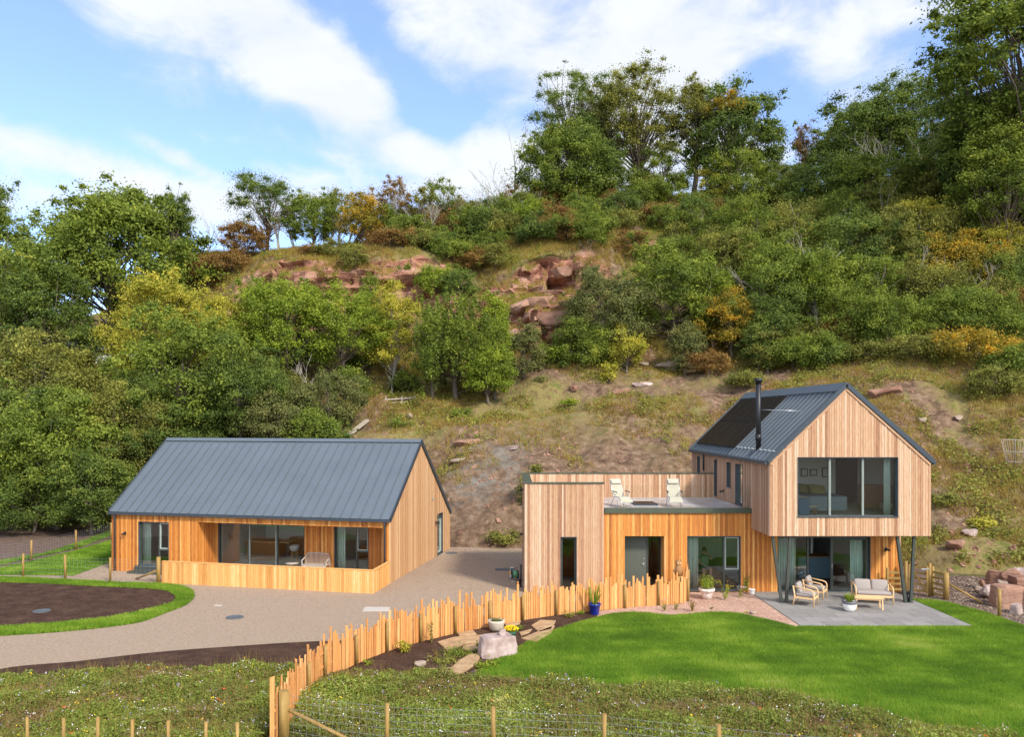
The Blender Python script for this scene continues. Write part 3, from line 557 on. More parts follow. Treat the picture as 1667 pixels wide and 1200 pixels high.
def window(parent,O,u,n,h,mull=(),trans=(),set_=.07,fw=.055,liner=True,name='window',deep=.10,proud=.035,glass='window_glass',sash=(),metal='frame_metal'):
    """h=(u0,u1,z0,z1); mull: (u) ; trans: (ua,ub,z)"""
    O=Vector(O);u=Vector(u).normalized();n=Vector(n).normalized(); u0,u1,z0,z1=h
    W=Matrix(((u.x,n.x,0,O.x),(u.y,n.y,0,O.y),(0,0,1,O.z),(0,0,0,1)))
    b=MB(); b.M=W; d0,d1=-set_-deep*.6,-set_
    b.box(u0,u0+fw,d0,d1,z0,z1); b.box(u1-fw,u1,d0,d1,z0,z1); b.box(u0+fw,u1-fw,d0,d1,z1-fw,z1); b.box(u0+fw,u1-fw,d0,d1,z0,z0+fw)
    for m_ in mull: b.box(m_-.035,m_+.035,d0-.01,d1+.012,z0+fw,z1-fw)
    for ua,ub,zz in trans: b.box(ua,ub,d0-.01,d1+.008,zz-.04,zz+.04)
    fr=b.build(name,MAT[metal],parent)
    for (ua,ub,za,zb_) in sash:
        s=MB(); s.M=W; q=.045
        s.box(ua,ua+q,d0-.012,d1+.02,za,zb_); s.box(ub-q,ub,d0-.012,d1+.02,za,zb_); s.box(ua+q,ub-q,d0-.012,d1+.02,za,za+q); s.box(ua+q,ub-q,d0-.012,d1+.02,zb_-q,zb_); s.build('sash',MAT['frame_face'],fr)
    g=MB(); g.M=W; g.box(u0+fw*.5,u1-fw*.5,(d0+d1)/2-.004,(d0+d1)/2+.004,z0+fw*.5,z1-fw*.5); g.build('pane',MAT[glass],fr)
    if liner:
        l=MB(); l.M=W; t=.022
        l.box(u0-.001,u0+t,d1+.001,proud,z0+t,z1); l.box(u1-t,u1+.001,d1+.001,proud,z0+t,z1); l.box(u0+t+.001,u1-t-.001,d1+.001,proud,z1-t,z1+.002); l.box(u0-.01,u1+.01,d1+.001,proud+.02,z0-.012,z0+t-.001)
        l.build('reveal_trim',MAT['trim_metal'],fr)
    return fr
def standing_seam(parent,a,b,c,d,n,th=.1,sh=.045,name='roof',gap_from=0):
    """slope a(eave start) b(eave end) c(ridge end) d(ridge start)"""
    a,b,c,d=map(Vector,(a,b,c,d)); nr=(b-a).cross(d-a).normalized()
    if nr.z<0: nr=-nr
    m=MB(); m.hexa([a-nr*th,b-nr*th,c-nr*th,d-nr*th],[a,b,c,d])
    for k in range(n+1):
        t=k/n; p=a.lerp(b,min(max(t,.0015),.9985)); q=d.lerp(c,min(max(t,.0015),.9985)); dr=(q-p)
        m.bar(p+dr*.004+nr*sh*.5,q-dr*.012+nr*sh*.5,.022,sh,.5,up=nr)
    return m.build(name,MAT['roof_metal'],parent)
def wall_light(parent,O,n,two=True,z=0):
    o=MB(); O=Vector(O); n=Vector(n); u=Vector((-n.y,n.x,0))
    o.bar(O,O+n*.03,.09,.12); o.tube([O+n*.03,O+n*.10],.018,8)
    o.tube([O+n*.10+u*.01+Vector((0,0,-.01)),O+n*.17+u*.08+Vector((0,0,-.02))],[.035,.05],10)
    o.tube([O+n*.10-u*.01,O+n*.12-u*.10+Vector((0,0,-.06))],[.03,.04],10)
    return o.build('wall_light',MAT['black_metal'],parent)
def curtain(label,O,u,w,z0,z1,mat='curtain_mint',folds=5,group=None,colours=None):
    O=Vector(O);u=Vector(u).normalized();n=Vector((-u.y,u.x,0)); b=MB(); K=folds*8
    rows=[]
    for z in (z0,(z0+z1)/2,z1):
        rows.append([b.V(O+u*(w*k/K)+n*(.045*math.sin(2*math.pi*folds*k/K)*(1 if z<z1 else .7))+Vector((0,0,z))) for k in range(K+1)])
    for r0,r1 in zip(rows,rows[1:]):
        for k in range(K): b.face((r0[k],r0[k+1],r1[k+1],r1[k]),.5,True)
    o=b.build('curtain',MAT[mat]); sd_=o.modifiers.new('s','SOLIDIFY'); sd_.thickness=.006
    return tag(o,label,'curtain',group)
pm('curtain_stripe',[(0,(.60,.68,.60)),(.42,(.50,.60,.54)),(.5,(.60,.42,.40)),(.58,(.55,.63,.56)),(1,(.40,.46,.50))],nscale=2.2,sc=(6,6,.02),detail=1,rough=.9,spec=.1)
X3=Vector((1,0,0));Y3=Vector((0,1,0));Z3=Vector((0,0,1))
# ================================================================ the long cabin on the left
LA=R(12.5); LW=13.48; LD=9.45
LO=Vector((-4.377,33.87,0))-Vector((math.cos(LA),-math.sin(LA),0))*LW
LM=Matrix.Translation(LO)@Matrix.Rotation(-LA,4,'Z'); LI=LM.inverted()
def lray(px,py):
    o=LI@Vector((0,0,CH)); d=LI.to_3x3()@Vector(((px-CX)/FPX,1,-(py-HY)/FPX)); return o,d
def LY(px,py,yc=0.): o,d=lray(px,py); t=(yc-o.y)/d.y; return o.x+d.x*t,o.z+d.z*t
def LX(px,py,xc=LW): o,d=lray(px,py); t=(xc-o.x)/d.x; return o.y+d.y*t,o.z+d.z*t
def LG(px,py,z=0.): x,y=gr(px,py,z); v=LI@Vector((x,y,z)); return v.x,v.y
cabin=thing('timber_cabin','long single storey golden timber cabin with dark metal pitched roof and recessed porch','house',LO,-LA)
EZ=2.72; RY=4.28; RZ=5.90; EB=1.95
gt=lambda y:(EZ+(RZ-EZ)*y/RY) if y<=RY else RZ+(EB-RZ)*(y-RY)/(LD-RY)
REC=1.65; rx0=LY(322,900)[0]; rx1=LY(624.5,900)[0]; rz=2.36
wa=(LY(226,900)[0],LY(275.5,900)[0],.30,LY(250,850)[1])
clad_wall(cabin,(0,0,0),X3,-Y3,LW,0,lambda x:EZ,[wa,(rx0,rx1,-1,rz)],'timber_golden',seed=1)
wm=LY(258,900)[0]; wtz=LY(265,896)[1]
window(cabin,(0,0,0),X3,-Y3,wa,mull=[wm],trans=[(wm,wa[1],wtz)],sash=[(wm+.03,wa[1]-.05,wtz+.04,wa[3]-.05)])
s=MB(); s.box(wa[0]-.12,wa[1]+.02,-.16,-.036,.02,.30); s.box(wa[0]-.25,wa[1]+.3,-.5,-.165,.0,.10); s.build('doorstep',MAT['frame_metal'],cabin)
# right gable, left gable, rear
dy0,dz=LX(711,831); dy1=LX(719.8,834)[0]; dh=(dy0,dy1,.03,2.12)
clad_wall(cabin,(LW,0,0),Y3,X3,LD,0,gt,[dh],'timber_honey',breaks=[RY],seed=2)
df=window(cabin,(LW,0,0),Y3,X3,dh,trans=[(dh[0],dh[1],1.88)],sash=[(dh[0]+.06,dh[1]-.06,.09,1.83)],set_=.05,name='side_door',proud=.04)
clad_wall(cabin,(0,LD,0),-Y3,-X3,LD,0,lambda t:gt(LD-t),[],'timber_honey',breaks=[LD-RY],seed=3)
clad_wall(cabin,(LW,LD,0),-X3,Y3,LW,0,lambda t:EB,[],'timber_honey',seed=4)
# porch recess
gx0=LY(356,880,REC)[0]; gx1=LY(496,880,REC)[0]; cx0=LY(544.5,890,REC)[0]; cx1=LY(600,890,REC)[0]; gz0=.06
gh=(gx0-rx0,gx1-rx0,gz0,rz-.02); ch=(cx0-rx0,cx1-rx0,gz0,rz-.04)
clad_wall(cabin,(rx0,REC,0),X3,-Y3,rx1-rx0,0,lambda x:rz+.1,[gh,ch],'timber_golden',seed=5)
m1=LY(403.5,880,REC)[0]-rx0; m2=LY(450,880,REC)[0]-rx0
window(cabin,(rx0,REC,0),X3,-Y3,gh,mull=[m1,m2],sash=[(m1+.03,m2-.03,gz0+.05,rz-.07)],name='sliding_door',fw=.06)
c1=LY(580,890,REC)[0]-rx0
ctz=LY(590,898.5,REC)[1]
window(cabin,(rx0,REC,0),X3,-Y3,ch,mull=[c1],trans=[(c1,ch[1],ctz)],sash=[(c1+.03,ch[1]-.05,ctz+.04,ch[3]-.05)])
clad_wall(cabin,(rx0,-.032,0),Y3,X3,REC-.0,0,lambda x:rz+.05,[],'timber_golden',seed=6,th=.1,inner='timber_golden')
clad_wall(cabin,(rx1,REC-.03,0),-Y3,-X3,REC-.03,0,lambda x:rz+.05,[],'timber_golden',seed=7,th=.1,inner='timber_golden')
s=MB(); s.box(rx0,rx1,.002,REC,rz,rz+.04); s.build('porch_ceiling',MAT['timber_golden'],cabin)
# balustrade and deck
bx0=LG(263.4,950)[0]; bx1,by=LG(607,967.3); by=-2.0; bz=.92
s=MB(); rg=random.Random(8)
def rail(b,p,q,z0,z1,nrm,mat=None):
    p=Vector(p);q=Vector(q);L_=(q-p).length;u=(q-p).normalized();e=0
    while e<L_-.01:
        f=min(L_,e+.105*rg.choice((.8,1,1,1.1)));r=min(1,max(0,rg.gauss(.5,.32)));t=rg.uniform(.018,.03)
        a=p+u*(e+.004);c=p+u*(f-.004);n=Vector(nrm)
        b.hexa([a+Z3*z0,c+Z3*z0,c+n*t+Z3*z0,a+n*t+Z3*z0],[a+Z3*z1,c+Z3*z1,c+n*t+Z3*z1,a+n*t+Z3*z1],r); e=f
rail(s,(bx0,by,0),(bx1,by,0),0,bz,(0,-1,0)); rail(s,(bx1,by,0),(LW+.0,-.03,0),0,bz,Vector((2.,-(LW-bx1),0)).normalized())
s.box(bx0,bx1-.02,by+.005,by+.09,0,bz-.02); s.box(bx0,bx0+.05,by+.1,-.04,0,.02)
bal=s.build('porch_balustrade',MAT['timber_rail'],cabin)
s=MB(); s.bar((bx0,by+.03,bz+.015),(bx1,by+.03,bz+.015),.13,.03); s.bar((bx1,by+.03,bz+.013),(LW-.02,-.05,bz+.013),.13,.03); s.build('handrail',MAT['timber_rail'],bal)
s=MB()
for k in range(int((LW-bx0)/.145)):
    x=bx0+.05+k*.145; s.box(x,x+.138,by+.095,(-.035 if x<rx0 or x>rx1-.14 else REC-.04),.012,.05,rg.random())
s.build('porch_deck',MAT['timber_grey'],cabin)
# roof
ov=.07
f0=Vector((-ov,-.10,EZ-.02)); f1=Vector((LW+ov,-.10,EZ-.02)); r0=Vector((-ov,RY,RZ+.06)); r1=Vector((LW+ov,RY,RZ+.06)); b0=Vector((-ov,LD+.08,EB-.0)); b1=Vector((LW+ov,LD+.08,EB-.0))
for v in (f0,f1): v.z+=.04
rf=standing_seam(cabin,f0,f1,r1,r0,30,th=.09)
standing_seam(cabin,b1,b0,r0,r1,30,th=.09)
s=MB()
s.bar(r0+Vector((-.01,-.1,-.01)),r1+Vector((.01,-.1,-.01)),.24,.03,up=(0,-.6,.8)); s.bar(r0+Vector((-.01,.1,-.012)),r1+Vector((.01,.1,-.012)),.24,.03,up=(0,.6,.8)); s.build('ridge_cap',MAT['roof_metal'],rf)
s=MB()
for xx in (-ov-.012,LW+ov+.012):
    s=MB(); s.bar((xx,f0.y,f0.z-.03),(xx,r0.y,r0.z-.03),.03,.20,up=(0,-.6,.8)); s.build('verge_trim',MAT['trim_metal'],rf)
    s=MB(); s.bar((xx,b0.y,b0.z-.03),(xx,r0.y,r0.z-.031),.03,.20,up=(0,.6,.8)); s.build('verge_trim',MAT['trim_metal'],rf)
s=MB(); s.box(-ov-.02,LW+ov+.02,-.20,-.105,EZ-.10,EZ+.0); s.build('gutter',MAT['trim_metal'],rf)
for x in (LY(189,880)[0],LY(627.5,880)[0]):
    s=MB(); s.tube([(x,-.15,EZ-.08),(x,-.085,EZ-.25),(x,-.085,.03)],.04,10); s.build('downpipe',MAT['trim_metal'],cabin)
wall_light(cabin,(LY(204.7,868)[0],-.03,LY(204.7,868)[1]),-Y3)
gy,gz=LX(703,812); s=MB(); s.box(LW+.03,LW+.09,gy-.05,gy+.05,gz-.05,gz+.05); s.build('alarm_box',MAT['frame_face'],cabin)
gy,gz=LX(708,848); wall_light(cabin,(LW+.03,dh[0]-.3,1.75),X3)
# interior shell
s=MB(); s.box(.23,LW-.23,REC+.23,LD-.24,.0,.045); s.box(.23,rx0-.11,.23,REC+.228,.0,.044); s.build('interior_floor',MAT['tile_light'],cabin)
s=MB(); s.box(.23,LW-.23,.26,LD-.24,2.62,2.66); s.build('interior_ceiling',MAT['ceiling_white'],cabin)
s=MB(); s.box(rx0-.0,rx0+.1,REC+.23,6.0,.046,2.6); s.box(cx0-.7,cx0-.6,REC+.23,6.0,.046,2.6); s.box(.24,LW-.24,6.02,6.12,.046,2.0); s.build('interior_wall',MAT['plaster'],cabin)
def L2W(x,y,z=0): return LM@Vector((x,y,z))
# ================================================================ the two storey house on the right
FY=32.15; GY=30.1; PY=37.6; BY=41.8; ux0=10.44; ux1=16.5; uz=2.58; ez=5.36; rx=13.32; rzz=8.18
def fx(px,Y=FY): return (px-CX)/FPX*Y
house=thing('timber_house','two storey timber house with cantilevered gabled bedroom, roof terrace and black stove flue','house',(0,0,0))
HX0=1.29; HX1=fx(983)
bw_=(fx(912.4),fx(938.8),.05,CH-(874.4-HY)/FPX*FY)
O_=Vector((HX0,FY,0))
def H(h): return (h[0]-HX0,h[1]-HX0,h[2],h[3])
clad_wall(house,O_,X3,-Y3,HX1-HX0,0,lambda x:4.38,[H(bw_)],'timber_weathered',seed=11,th=.22)
window(house,O_,X3,-Y3,H(bw_),fw=.09,proud=.04)
en=(fx(1017),fx(1082.5),-.01,2.27); sw=(fx(1118.8),fx(1205.7),.06,2.27); sl=(fx(1266),fx(1417),.03,2.25)
O2=Vector((HX1+.002,FY+.02,0)); H2=lambda h:(h[0]-O2.x,h[1]-O2.x,h[2],h[3])
clad_wall(house,O2,X3,-Y3,16.40-O2.x,0,lambda x:3.20 if x+O2.x<ux0+.02 else 2.56,[H2(en),H2(sw),H2(sl)],'timber_golden',breaks=[ux0+.02-O2.x],seed=12)
m=fx(1179.5)-O2.x; tz=CH-(930-HY)/FPX*FY; h=H2(sw)
window(house,O2,X3,-Y3,h,mull=[m],trans=[(m,h[1],tz)],sash=[(m+.03,h[1]-.05,tz+.04,h[3]-.05)])
h=H2(sl); ma=fx(1316.5)-O2.x; mb=fx(1353.5)-O2.x
# sliding door: glazed leaf, open middle, glazed leaf slid back
wf=window(house,O2,X3,-Y3,h,mull=[ma],name='sliding_door',fw=.06,sash=[],glass='window_glass',liner=True)
p=[c for c in wf.children if c.name.startswith('pane')][0]; bpy.data.objects.remove(p)
s=MB(); y=FY+.02+.10
s.box(sl[0]+.03,fx(1316.5)-.03,y-.004,y+.004,.07,2.21); s.build('pane',MAT['window_glass'],wf)
s=MB(); a,c=fx(1353.5),sl[1]-.05
s.box(a,a+.11,y-.03,y+.03,.06,2.2); s.box(c-.09,c,y-.03,y+.03,.06,2.2); s.box(a+.11,c-.09,y-.03,y+.03,.06,.17); s.box(a+.11,c-.09,y-.03,y+.03,2.1,2.2); lf=s.build('door_leaf',MAT['frame_metal'],wf)
s=MB(); s.box(a+.1,c-.08,y-.004,y+.004,.16,2.11); s.build('pane',MAT['window_glass'],lf)
s=MB(); s.box(a+.04,a+.06,y-.06,y-.04,.95,1.15); s.build('handle',MAT['steel'],lf)
# entrance recess
er=.62
s=MB(); s.box(en[0]-.1,en[1]+.1,FY+er+.06,FY+er+.10,0,2.3,skip=()); 
s=MB(); s.box(en[0],en[1],FY+.03,FY+er+.2,2.27,2.30); s.build('entrance_ceiling',MAT['timber_golden'],house)
clad_wall(house,(en[1]+.0,FY+er,0),-Y3,-X3,er-.0,0,lambda x:2.27,[],'timber_golden',seed=13,th=.05)
s=MB(); s.box(en[0]-.03,en[0],FY+.03,FY+er,0,2.27); s.build('entrance_lining',MAT['door_green'],house)
d0=en[0]+.0; dd=d0+(en[1]-en[0])*.62
s=MB(); s.box(d0,d0+.06,FY+er-.03,FY+er+.05,0,2.26); s.box(dd,dd+.06,FY+er-.03,FY+er+.05,0,2.26); s.box(en[1]-.08,en[1]-.03,FY+er-.03,FY+er+.05,0,2.26); s.box(d0+.06,en[1]-.08,FY+er-.028,FY+er+.048,2.16,2.26,skip=()); ef=s.build('door_frame',MAT['frame_metal'],house)
s=MB(); s.box(d0+.065,dd-.005,FY+er-.01,FY+er+.03,.02,2.155)
for k in range(1,7): s.box(d0+.065+k*(dd-d0)/7-.003,d0+.065+k*(dd-d0)/7+.003,FY+er-.014,FY+er-.0101,.05,2.12)
fd=s.build('front_door',MAT['door_green'],house)
s=MB(); s.box(dd-.14,dd-.10,FY+er-.03,FY+er-.015,.95,1.12); s.tube([(dd-.12,FY+er-.05,1.04),(dd-.24,FY+er-.055,1.04)],.012,8); s.tube([(dd-.12,FY+er-.012,1.26),(dd-.12,FY+er-.03,1.26)],.025,10); s.build('door_handle',MAT['steel'],fd)
s=MB(); s.box(dd+.06,en[1]-.08,FY+er+.008,FY+er+.014,.03,2.16); s.build('pane',MAT['window_glass'],ef)
s=MB(); s.box(en[1]-.012,en[1]-.0,FY+.28,FY+.36,1.42,1.56); s.build('doorbell',MAT['black_plastic'],house)
# other ground floor walls
dv=Vector((HX0-1.42,FY-PY,0)); 
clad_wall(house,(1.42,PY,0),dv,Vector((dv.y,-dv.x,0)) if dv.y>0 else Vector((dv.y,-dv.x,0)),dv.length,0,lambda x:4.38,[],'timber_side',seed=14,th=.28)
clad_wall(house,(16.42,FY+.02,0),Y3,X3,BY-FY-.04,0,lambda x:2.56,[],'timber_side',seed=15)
s=MB(); s.box(1.45,ux0,PY+.02,PY+.24,0,4.36); s.build('rear_wall',MAT['timber_side'],house)
clad_wall(house,(1.45,PY,3.3-.0),X3,-Y3,ux0-1.47,0,lambda x:1.10,[],'timber_weathered',seed=16,th=.018)
s=MB(); s.box(ux0,ux0+.2,PY+.25,BY-.2,0,2.57); s.box(ux0,16.40,BY-.22,BY-.02,0,2.57); s.build('rear_wall',MAT['timber_side'],house)
# terrace parapets
s=MB(); s.bar((1.28+.14,FY-.05,4.405),(1.41+.14,PY+.26,4.405),.36,.05); s.build('parapet_cap',MAT['rim_metal'],house)
s=MB(); s.box(1.62,HX1+.03,FY-.06,FY+.26,4.383,4.43); s.build('parapet_cap',MAT['rim_metal'],house)
s=MB(); s.box(1.74,ux0-.04,PY-.05,PY+.27,4.402,4.44); s.build('parapet_cap',MAT['rim_metal'],house)
s=MB(); s.box(HX0+.32,HX1,FY+.221,FY+.24,3.3,4.37); s.build('parapet_lining',MAT['timber_weathered'],house)
s=MB(); s.box(HX1+.03,ux0+.14,FY-.06,FY+.16,3.26,3.40); s.box(HX1+.03,ux0+.14,FY-.085,FY-.061,3.205,3.27); s.build('roof_edge',MAT['rim_metal'],house)
s=MB(); s.box(1.5,ux0,FY+.25,PY,2.95,3.255); s.build('roof_slab',MAT['plaster'],house)
s=MB(); rg=random.Random(5); y=FY+.17
while y<PY-.05:
    x=1.6+rg.uniform(-.3,0)
    while x<ux0-.03:
        x2=min(ux0-.03,x+.6); s.box(max(x,1.62)+.004,x2-.004,y+.004,min(y+.6,PY-.02)-.004,3.256,3.30,rg.random(),skip=(0,)); x=x2
    y+=.6
s.build('terrace_paving',MAT['terrace_deck'],house)
s=MB(); s.box(HX1+.15,ux0-.05,FY+.04,FY+.056,3.401,4.32); s.build('glass_balustrade',MAT['balustrade_glass'],house)
# rooflight on the terrace
x0,x1=fx(1030,34.6),fx(1048,34.6); s=MB(); s.box(x0,x1+.5,34.0,35.3,3.30,3.36); rl=s.build('rooflight',MAT['trim_metal'],house)
s=MB(); s.box(x0+.06,x1+.44,34.06,35.24,3.3605,3.364); s.build('pane',MAT['solar_glass'],rl)
# ground floor interior
s=MB(); s.box(HX0+.3,16.2,FY+.26,PY,.0,.03); s.box(ux0+.2,16.2,PY+.001,BY-.25,.0,.0295); s.build('interior_floor',MAT['floor_wood'],house)
s=MB(); s.box(ux0,16.2,FY+.24,BY-.25,2.40,2.44); s.build('interior_ceiling',MAT['ceiling_white'],house)
s=MB(); s.box(7.5,7.6,FY+1.0,PY-.02,.031,2.93); s.box(4.5,4.6,FY+.3,PY-.02,.031,2.93); s.box(7.7,11.2,36.2,36.3,.031,2.93); s.build('interior_wall',MAT['plaster_green'],house)
s=MB(); s.box(14.2,14.3,FY+3.5,BY-.26,.031,2.38); s.box(ux0+.25,13.3,38.3,38.4,.031,2.38); s.build('interior_wall',MAT['plaster'],house)
# ---------------- upper volume
gtf=lambda x:(ez+(rzz-ez)*(x-ux0)/(rx-ux0)) if x<rx else rzz+(ez+.0-rzz)*(x-rx)/(ux1-rx)
gw=(fx(1298,GY),fx(1461.5,GY),3.30,CH-(744.5-HY)/FPX*GY)
OG=Vector((ux0,GY,0)); HG=lambda h:(h[0]-ux0,h[1]-ux0,h[2],h[3])
clad_wall(house,OG,X3,-Y3,ux1-ux0,uz,lambda t:gtf(t+ux0),[HG(gw)],'timber_weathered',breaks=[rx-ux0],seed=21,th=.25,bw=.095)
window(house,OG,X3,-Y3,HG(gw),mull=[fx(1351.8,GY)-ux0,fx(1405.8,GY)-ux0],fw=.05,name='gable_window',set_=.09,proud=.045,sash=[(fx(1351.8,GY)-ux0-.03,fx(1351.8,GY)-ux0+.045,3.34,5.5),(fx(1405.8,GY)-ux0-.03,fx(1405.8,GY)-ux0+.045,3.34,5.5)])
def sy(px): return FPX*ux0/(px-CX)
OL=Vector((ux0,BY,0)); HL=lambda ya,yb,z0,z1:(BY-ya,BY-yb,z0,z1)
sh=[HL(40.6,40.15,4.25,5.1),HL(37.5,37.1,3.42,5.1),HL(35.5,34.95,3.98,5.08),HL(34.25,33.25,3.36,5.08)]
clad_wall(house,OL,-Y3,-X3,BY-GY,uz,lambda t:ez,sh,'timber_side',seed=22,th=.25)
for i,q in enumerate(sh): window(house,OL,-Y3,-X3,q,set_=.05,proud=.045,fw=.05,name='side_window' if i<3 else 'terrace_door')
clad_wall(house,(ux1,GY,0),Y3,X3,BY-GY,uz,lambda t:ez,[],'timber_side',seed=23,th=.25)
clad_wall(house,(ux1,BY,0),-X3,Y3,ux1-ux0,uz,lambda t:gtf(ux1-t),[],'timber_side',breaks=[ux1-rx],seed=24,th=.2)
s=MB(); s.box(ux0+.005,ux1-.005,GY+.005,FY+.0,uz-.02,uz+.02); s.build('soffit',MAT['timber_side'],house)
s=MB(); s.box(ux0+.25,ux1-.25,GY+.25,BY-.2,uz+.4,3.28); s.build('bedroom_floor',MAT['carpet'],house)
s=MB(); s.box(ux0+.25,ux1-.25,GY+.25,BY-.2,5.75,5.78); s.box(ux0+.251,ux1-.251,35.4,35.5,3.281,5.74); s.build('bedroom_wall',MAT['plaster'],house)
# roof
ov=.05; off=.10
A=Vector((ux0-.10,GY-ov,ez+.00)); B=Vector((ux0-.10,BY+ov,ez+.00)); T0=Vector((rx,GY-ov,rzz+.12)); T1=Vector((rx,BY+ov,rzz+.12)); D0=Vector((ux1+.10,GY-ov,ez)); D1=Vector((ux1+.10,BY+ov,ez))
for v in (A,B,D0,D1): v.z+=.03
r_=standing_seam(house,B,A,T0,T1,24,th=.10,sh=.06)
standing_seam(house,D0,D1,T1,T0,29,th=.10,sh=.04)
s=MB(); nl=(T0-A).cross(Y3).normalized(); nl=nl if nl.z>0 else -nl; nr_=Vector((-nl.x,0,nl.z))
s.bar(T0+Vector((-.16,-.01,-.10)),T1+Vector((-.16,.01,-.10)),.46,.05,up=nl); s.bar(T0+Vector((.16,-.01,-.11)),T1+Vector((.16,.01,-.11)),.46,.05,up=nr_); s.build('ridge_cap',MAT['roof_metal'],r_)
s=MB()
for yy in (GY-ov-.015,BY+ov+.015):
    s=MB(); s.bar((A.x,yy,A.z-.0),(T0.x,yy,T0.z-.0),.05,.16,up=nl); s.build('verge_trim',MAT['trim_metal'],r_)
    s=MB(); s.bar((D0.x,yy,D0.z),(T0.x,yy,T0.z-.001),.05,.16,up=nr_); s.build('verge_trim',MAT['trim_metal'],r_)
s=MB(); s.bar((ux0+.02,GY-.045,ez-.09),(rx,GY-.045,rzz-.07),.03,.07,up=nl); s.bar((ux1-.02,GY-.045,ez-.09),(rx,GY-.045,rzz-.072),.03,.07,up=nr_); s.build('verge_board',MAT['timber_weathered'],house)
for xg in (ux0-.20,ux1+.10): s=MB(); s.box(xg,xg+.1,GY-ov,BY+ov,ez-.09,ez+.02); s.build('gutter',MAT['trim_metal'],r_)
s=MB(); s.tube([(ux0-.12,39.3,ez-.05),(ux0-.07,39.3,ez-.2),(ux0-.07,39.3,4.45)],.04,8); s.build('downpipe',MAT['trim_metal'],house)
wall_light(house,(ux0-.03,36.0,3.75),-X3); wall_light(house,(fx(1442),FY-.01,1.75),-Y3); wall_light(house,(HX0,FY+.5,4.1),-X3); wall_light(house,(HX0+.0,FY+.5,2.3),-X3)
# solar panels on the left slope
es=(T0-A); el=es.length; esd=es.normalized()
def rp(yy,s_,lift=0): return Vector((A.x,yy,A.z))+esd*s_+nl*lift
for row in range(2):
    for k in range(6):
        y1=41.45-k*1.09; y0=y1-1.06; s0=.42+row*1.63; s1=s0+1.6
        s=MB(); s.hexa([rp(y0,s0,.06),rp(y1,s0,.06),rp(y1,s1,.06),rp(y0,s1,.06)],[rp(y0,s0,.10),rp(y1,s0,.10),rp(y1,s1,.10),rp(y0,s1,.10)]); sp_=s.build('solar_panel',MAT['black_metal'],house)
        s=MB(); s.hexa([rp(y0+.02,s0+.02,.1002),rp(y1-.02,s0+.02,.1002),rp(y1-.02,s1-.02,.1002),rp(y0+.02,s1-.02,.1002)],[rp(y0+.02,s0+.02,.103),rp(y1-.02,s0+.02,.103),rp(y1-.02,s1-.02,.103),rp(y0+.02,s1-.02,.103)]); s.build('solar_cell_sheet',MAT['solar_glass'],sp_)
# flue
bp_=None
for i in range(200):
    t=i/199*el; 
    for yy in (32.2,):
        q=rp(yy,t); px=CX+FPX*q.x/q.y
        if bp_ is None and px>=1234.5: bp_=q
fxx,fyy,fz=bp_; ftop=CH-(616-HY)/FPX*fyy
s=MB(); s.tube([(fxx,fyy,fz-.1),(fxx,fyy,ftop-.1)],.10,16); s.tube([(fxx,fyy,fz+.35),(fxx,fyy,fz+.62)],.118,16); s.lathe([(.10,ftop-.25),(.10,ftop-.16),(.16,ftop-.14),(.16,ftop),(.0,ftop+.02)],(fxx,fyy,0),16); fl=s.build('flue',MAT['black_metal'],house)
s=MB(); zz=fz+(ftop-fz)*.56
for qx,qy in ((1282,671),(1305.6,670.5)):
    d_=Vector(((qx-CX)/FPX,1,-(qy-HY)/FPX)); o_=Vector((0,0,CH)); tt_=(A-o_).dot(nl)/d_.dot(nl); s.tube([(fxx+.09,fyy,zz),o_+d_*tt_+nl*.04],.013,6)
s.build('flue_stay',MAT['steel'],fl)
# V columns
for (t0,b0_,t1,b1_,yc) in ((1257.5,1272.5,1286,1280,30.25),(1460.5,1474,1488,1482.5,30.25)):
    for t,b in ((t0,b0_),(t1,b1_)):
        s=MB(); xt=fx(t,yc); xb=fx(b,yc); s.bar((xb,yc,.03),(xt,yc,uz-.02),.10,.10,up=(0,1,0)); s.bar((xb-.08,yc,.036),(xb+.08,yc,.036),.16,.012,up=(0,0,1)); s.build('raking_column',MAT['frame_metal'],house)
# paved terrace
s=MB(); rg=random.Random(15); y=26.82; row=0
while y<32.1:
    yh=min(.6,32.14-y); x=10.35-(.45 if row%2 else 0)
    while x<16.15+ (0 if y<30.9 else .0):
        x2=x+.9; a,c=max(x,10.35),min(x2,16.15)
        if c-a>.03: s.box(a+.007,c-.007,y+.007,y+yh-.007,.0,.036,rg.random(),skip=(0,))
        x=x2
    y+=.6; row+=1
pv=s.build('paved_terrace',MAT['paving']); pv['kind']='structure'
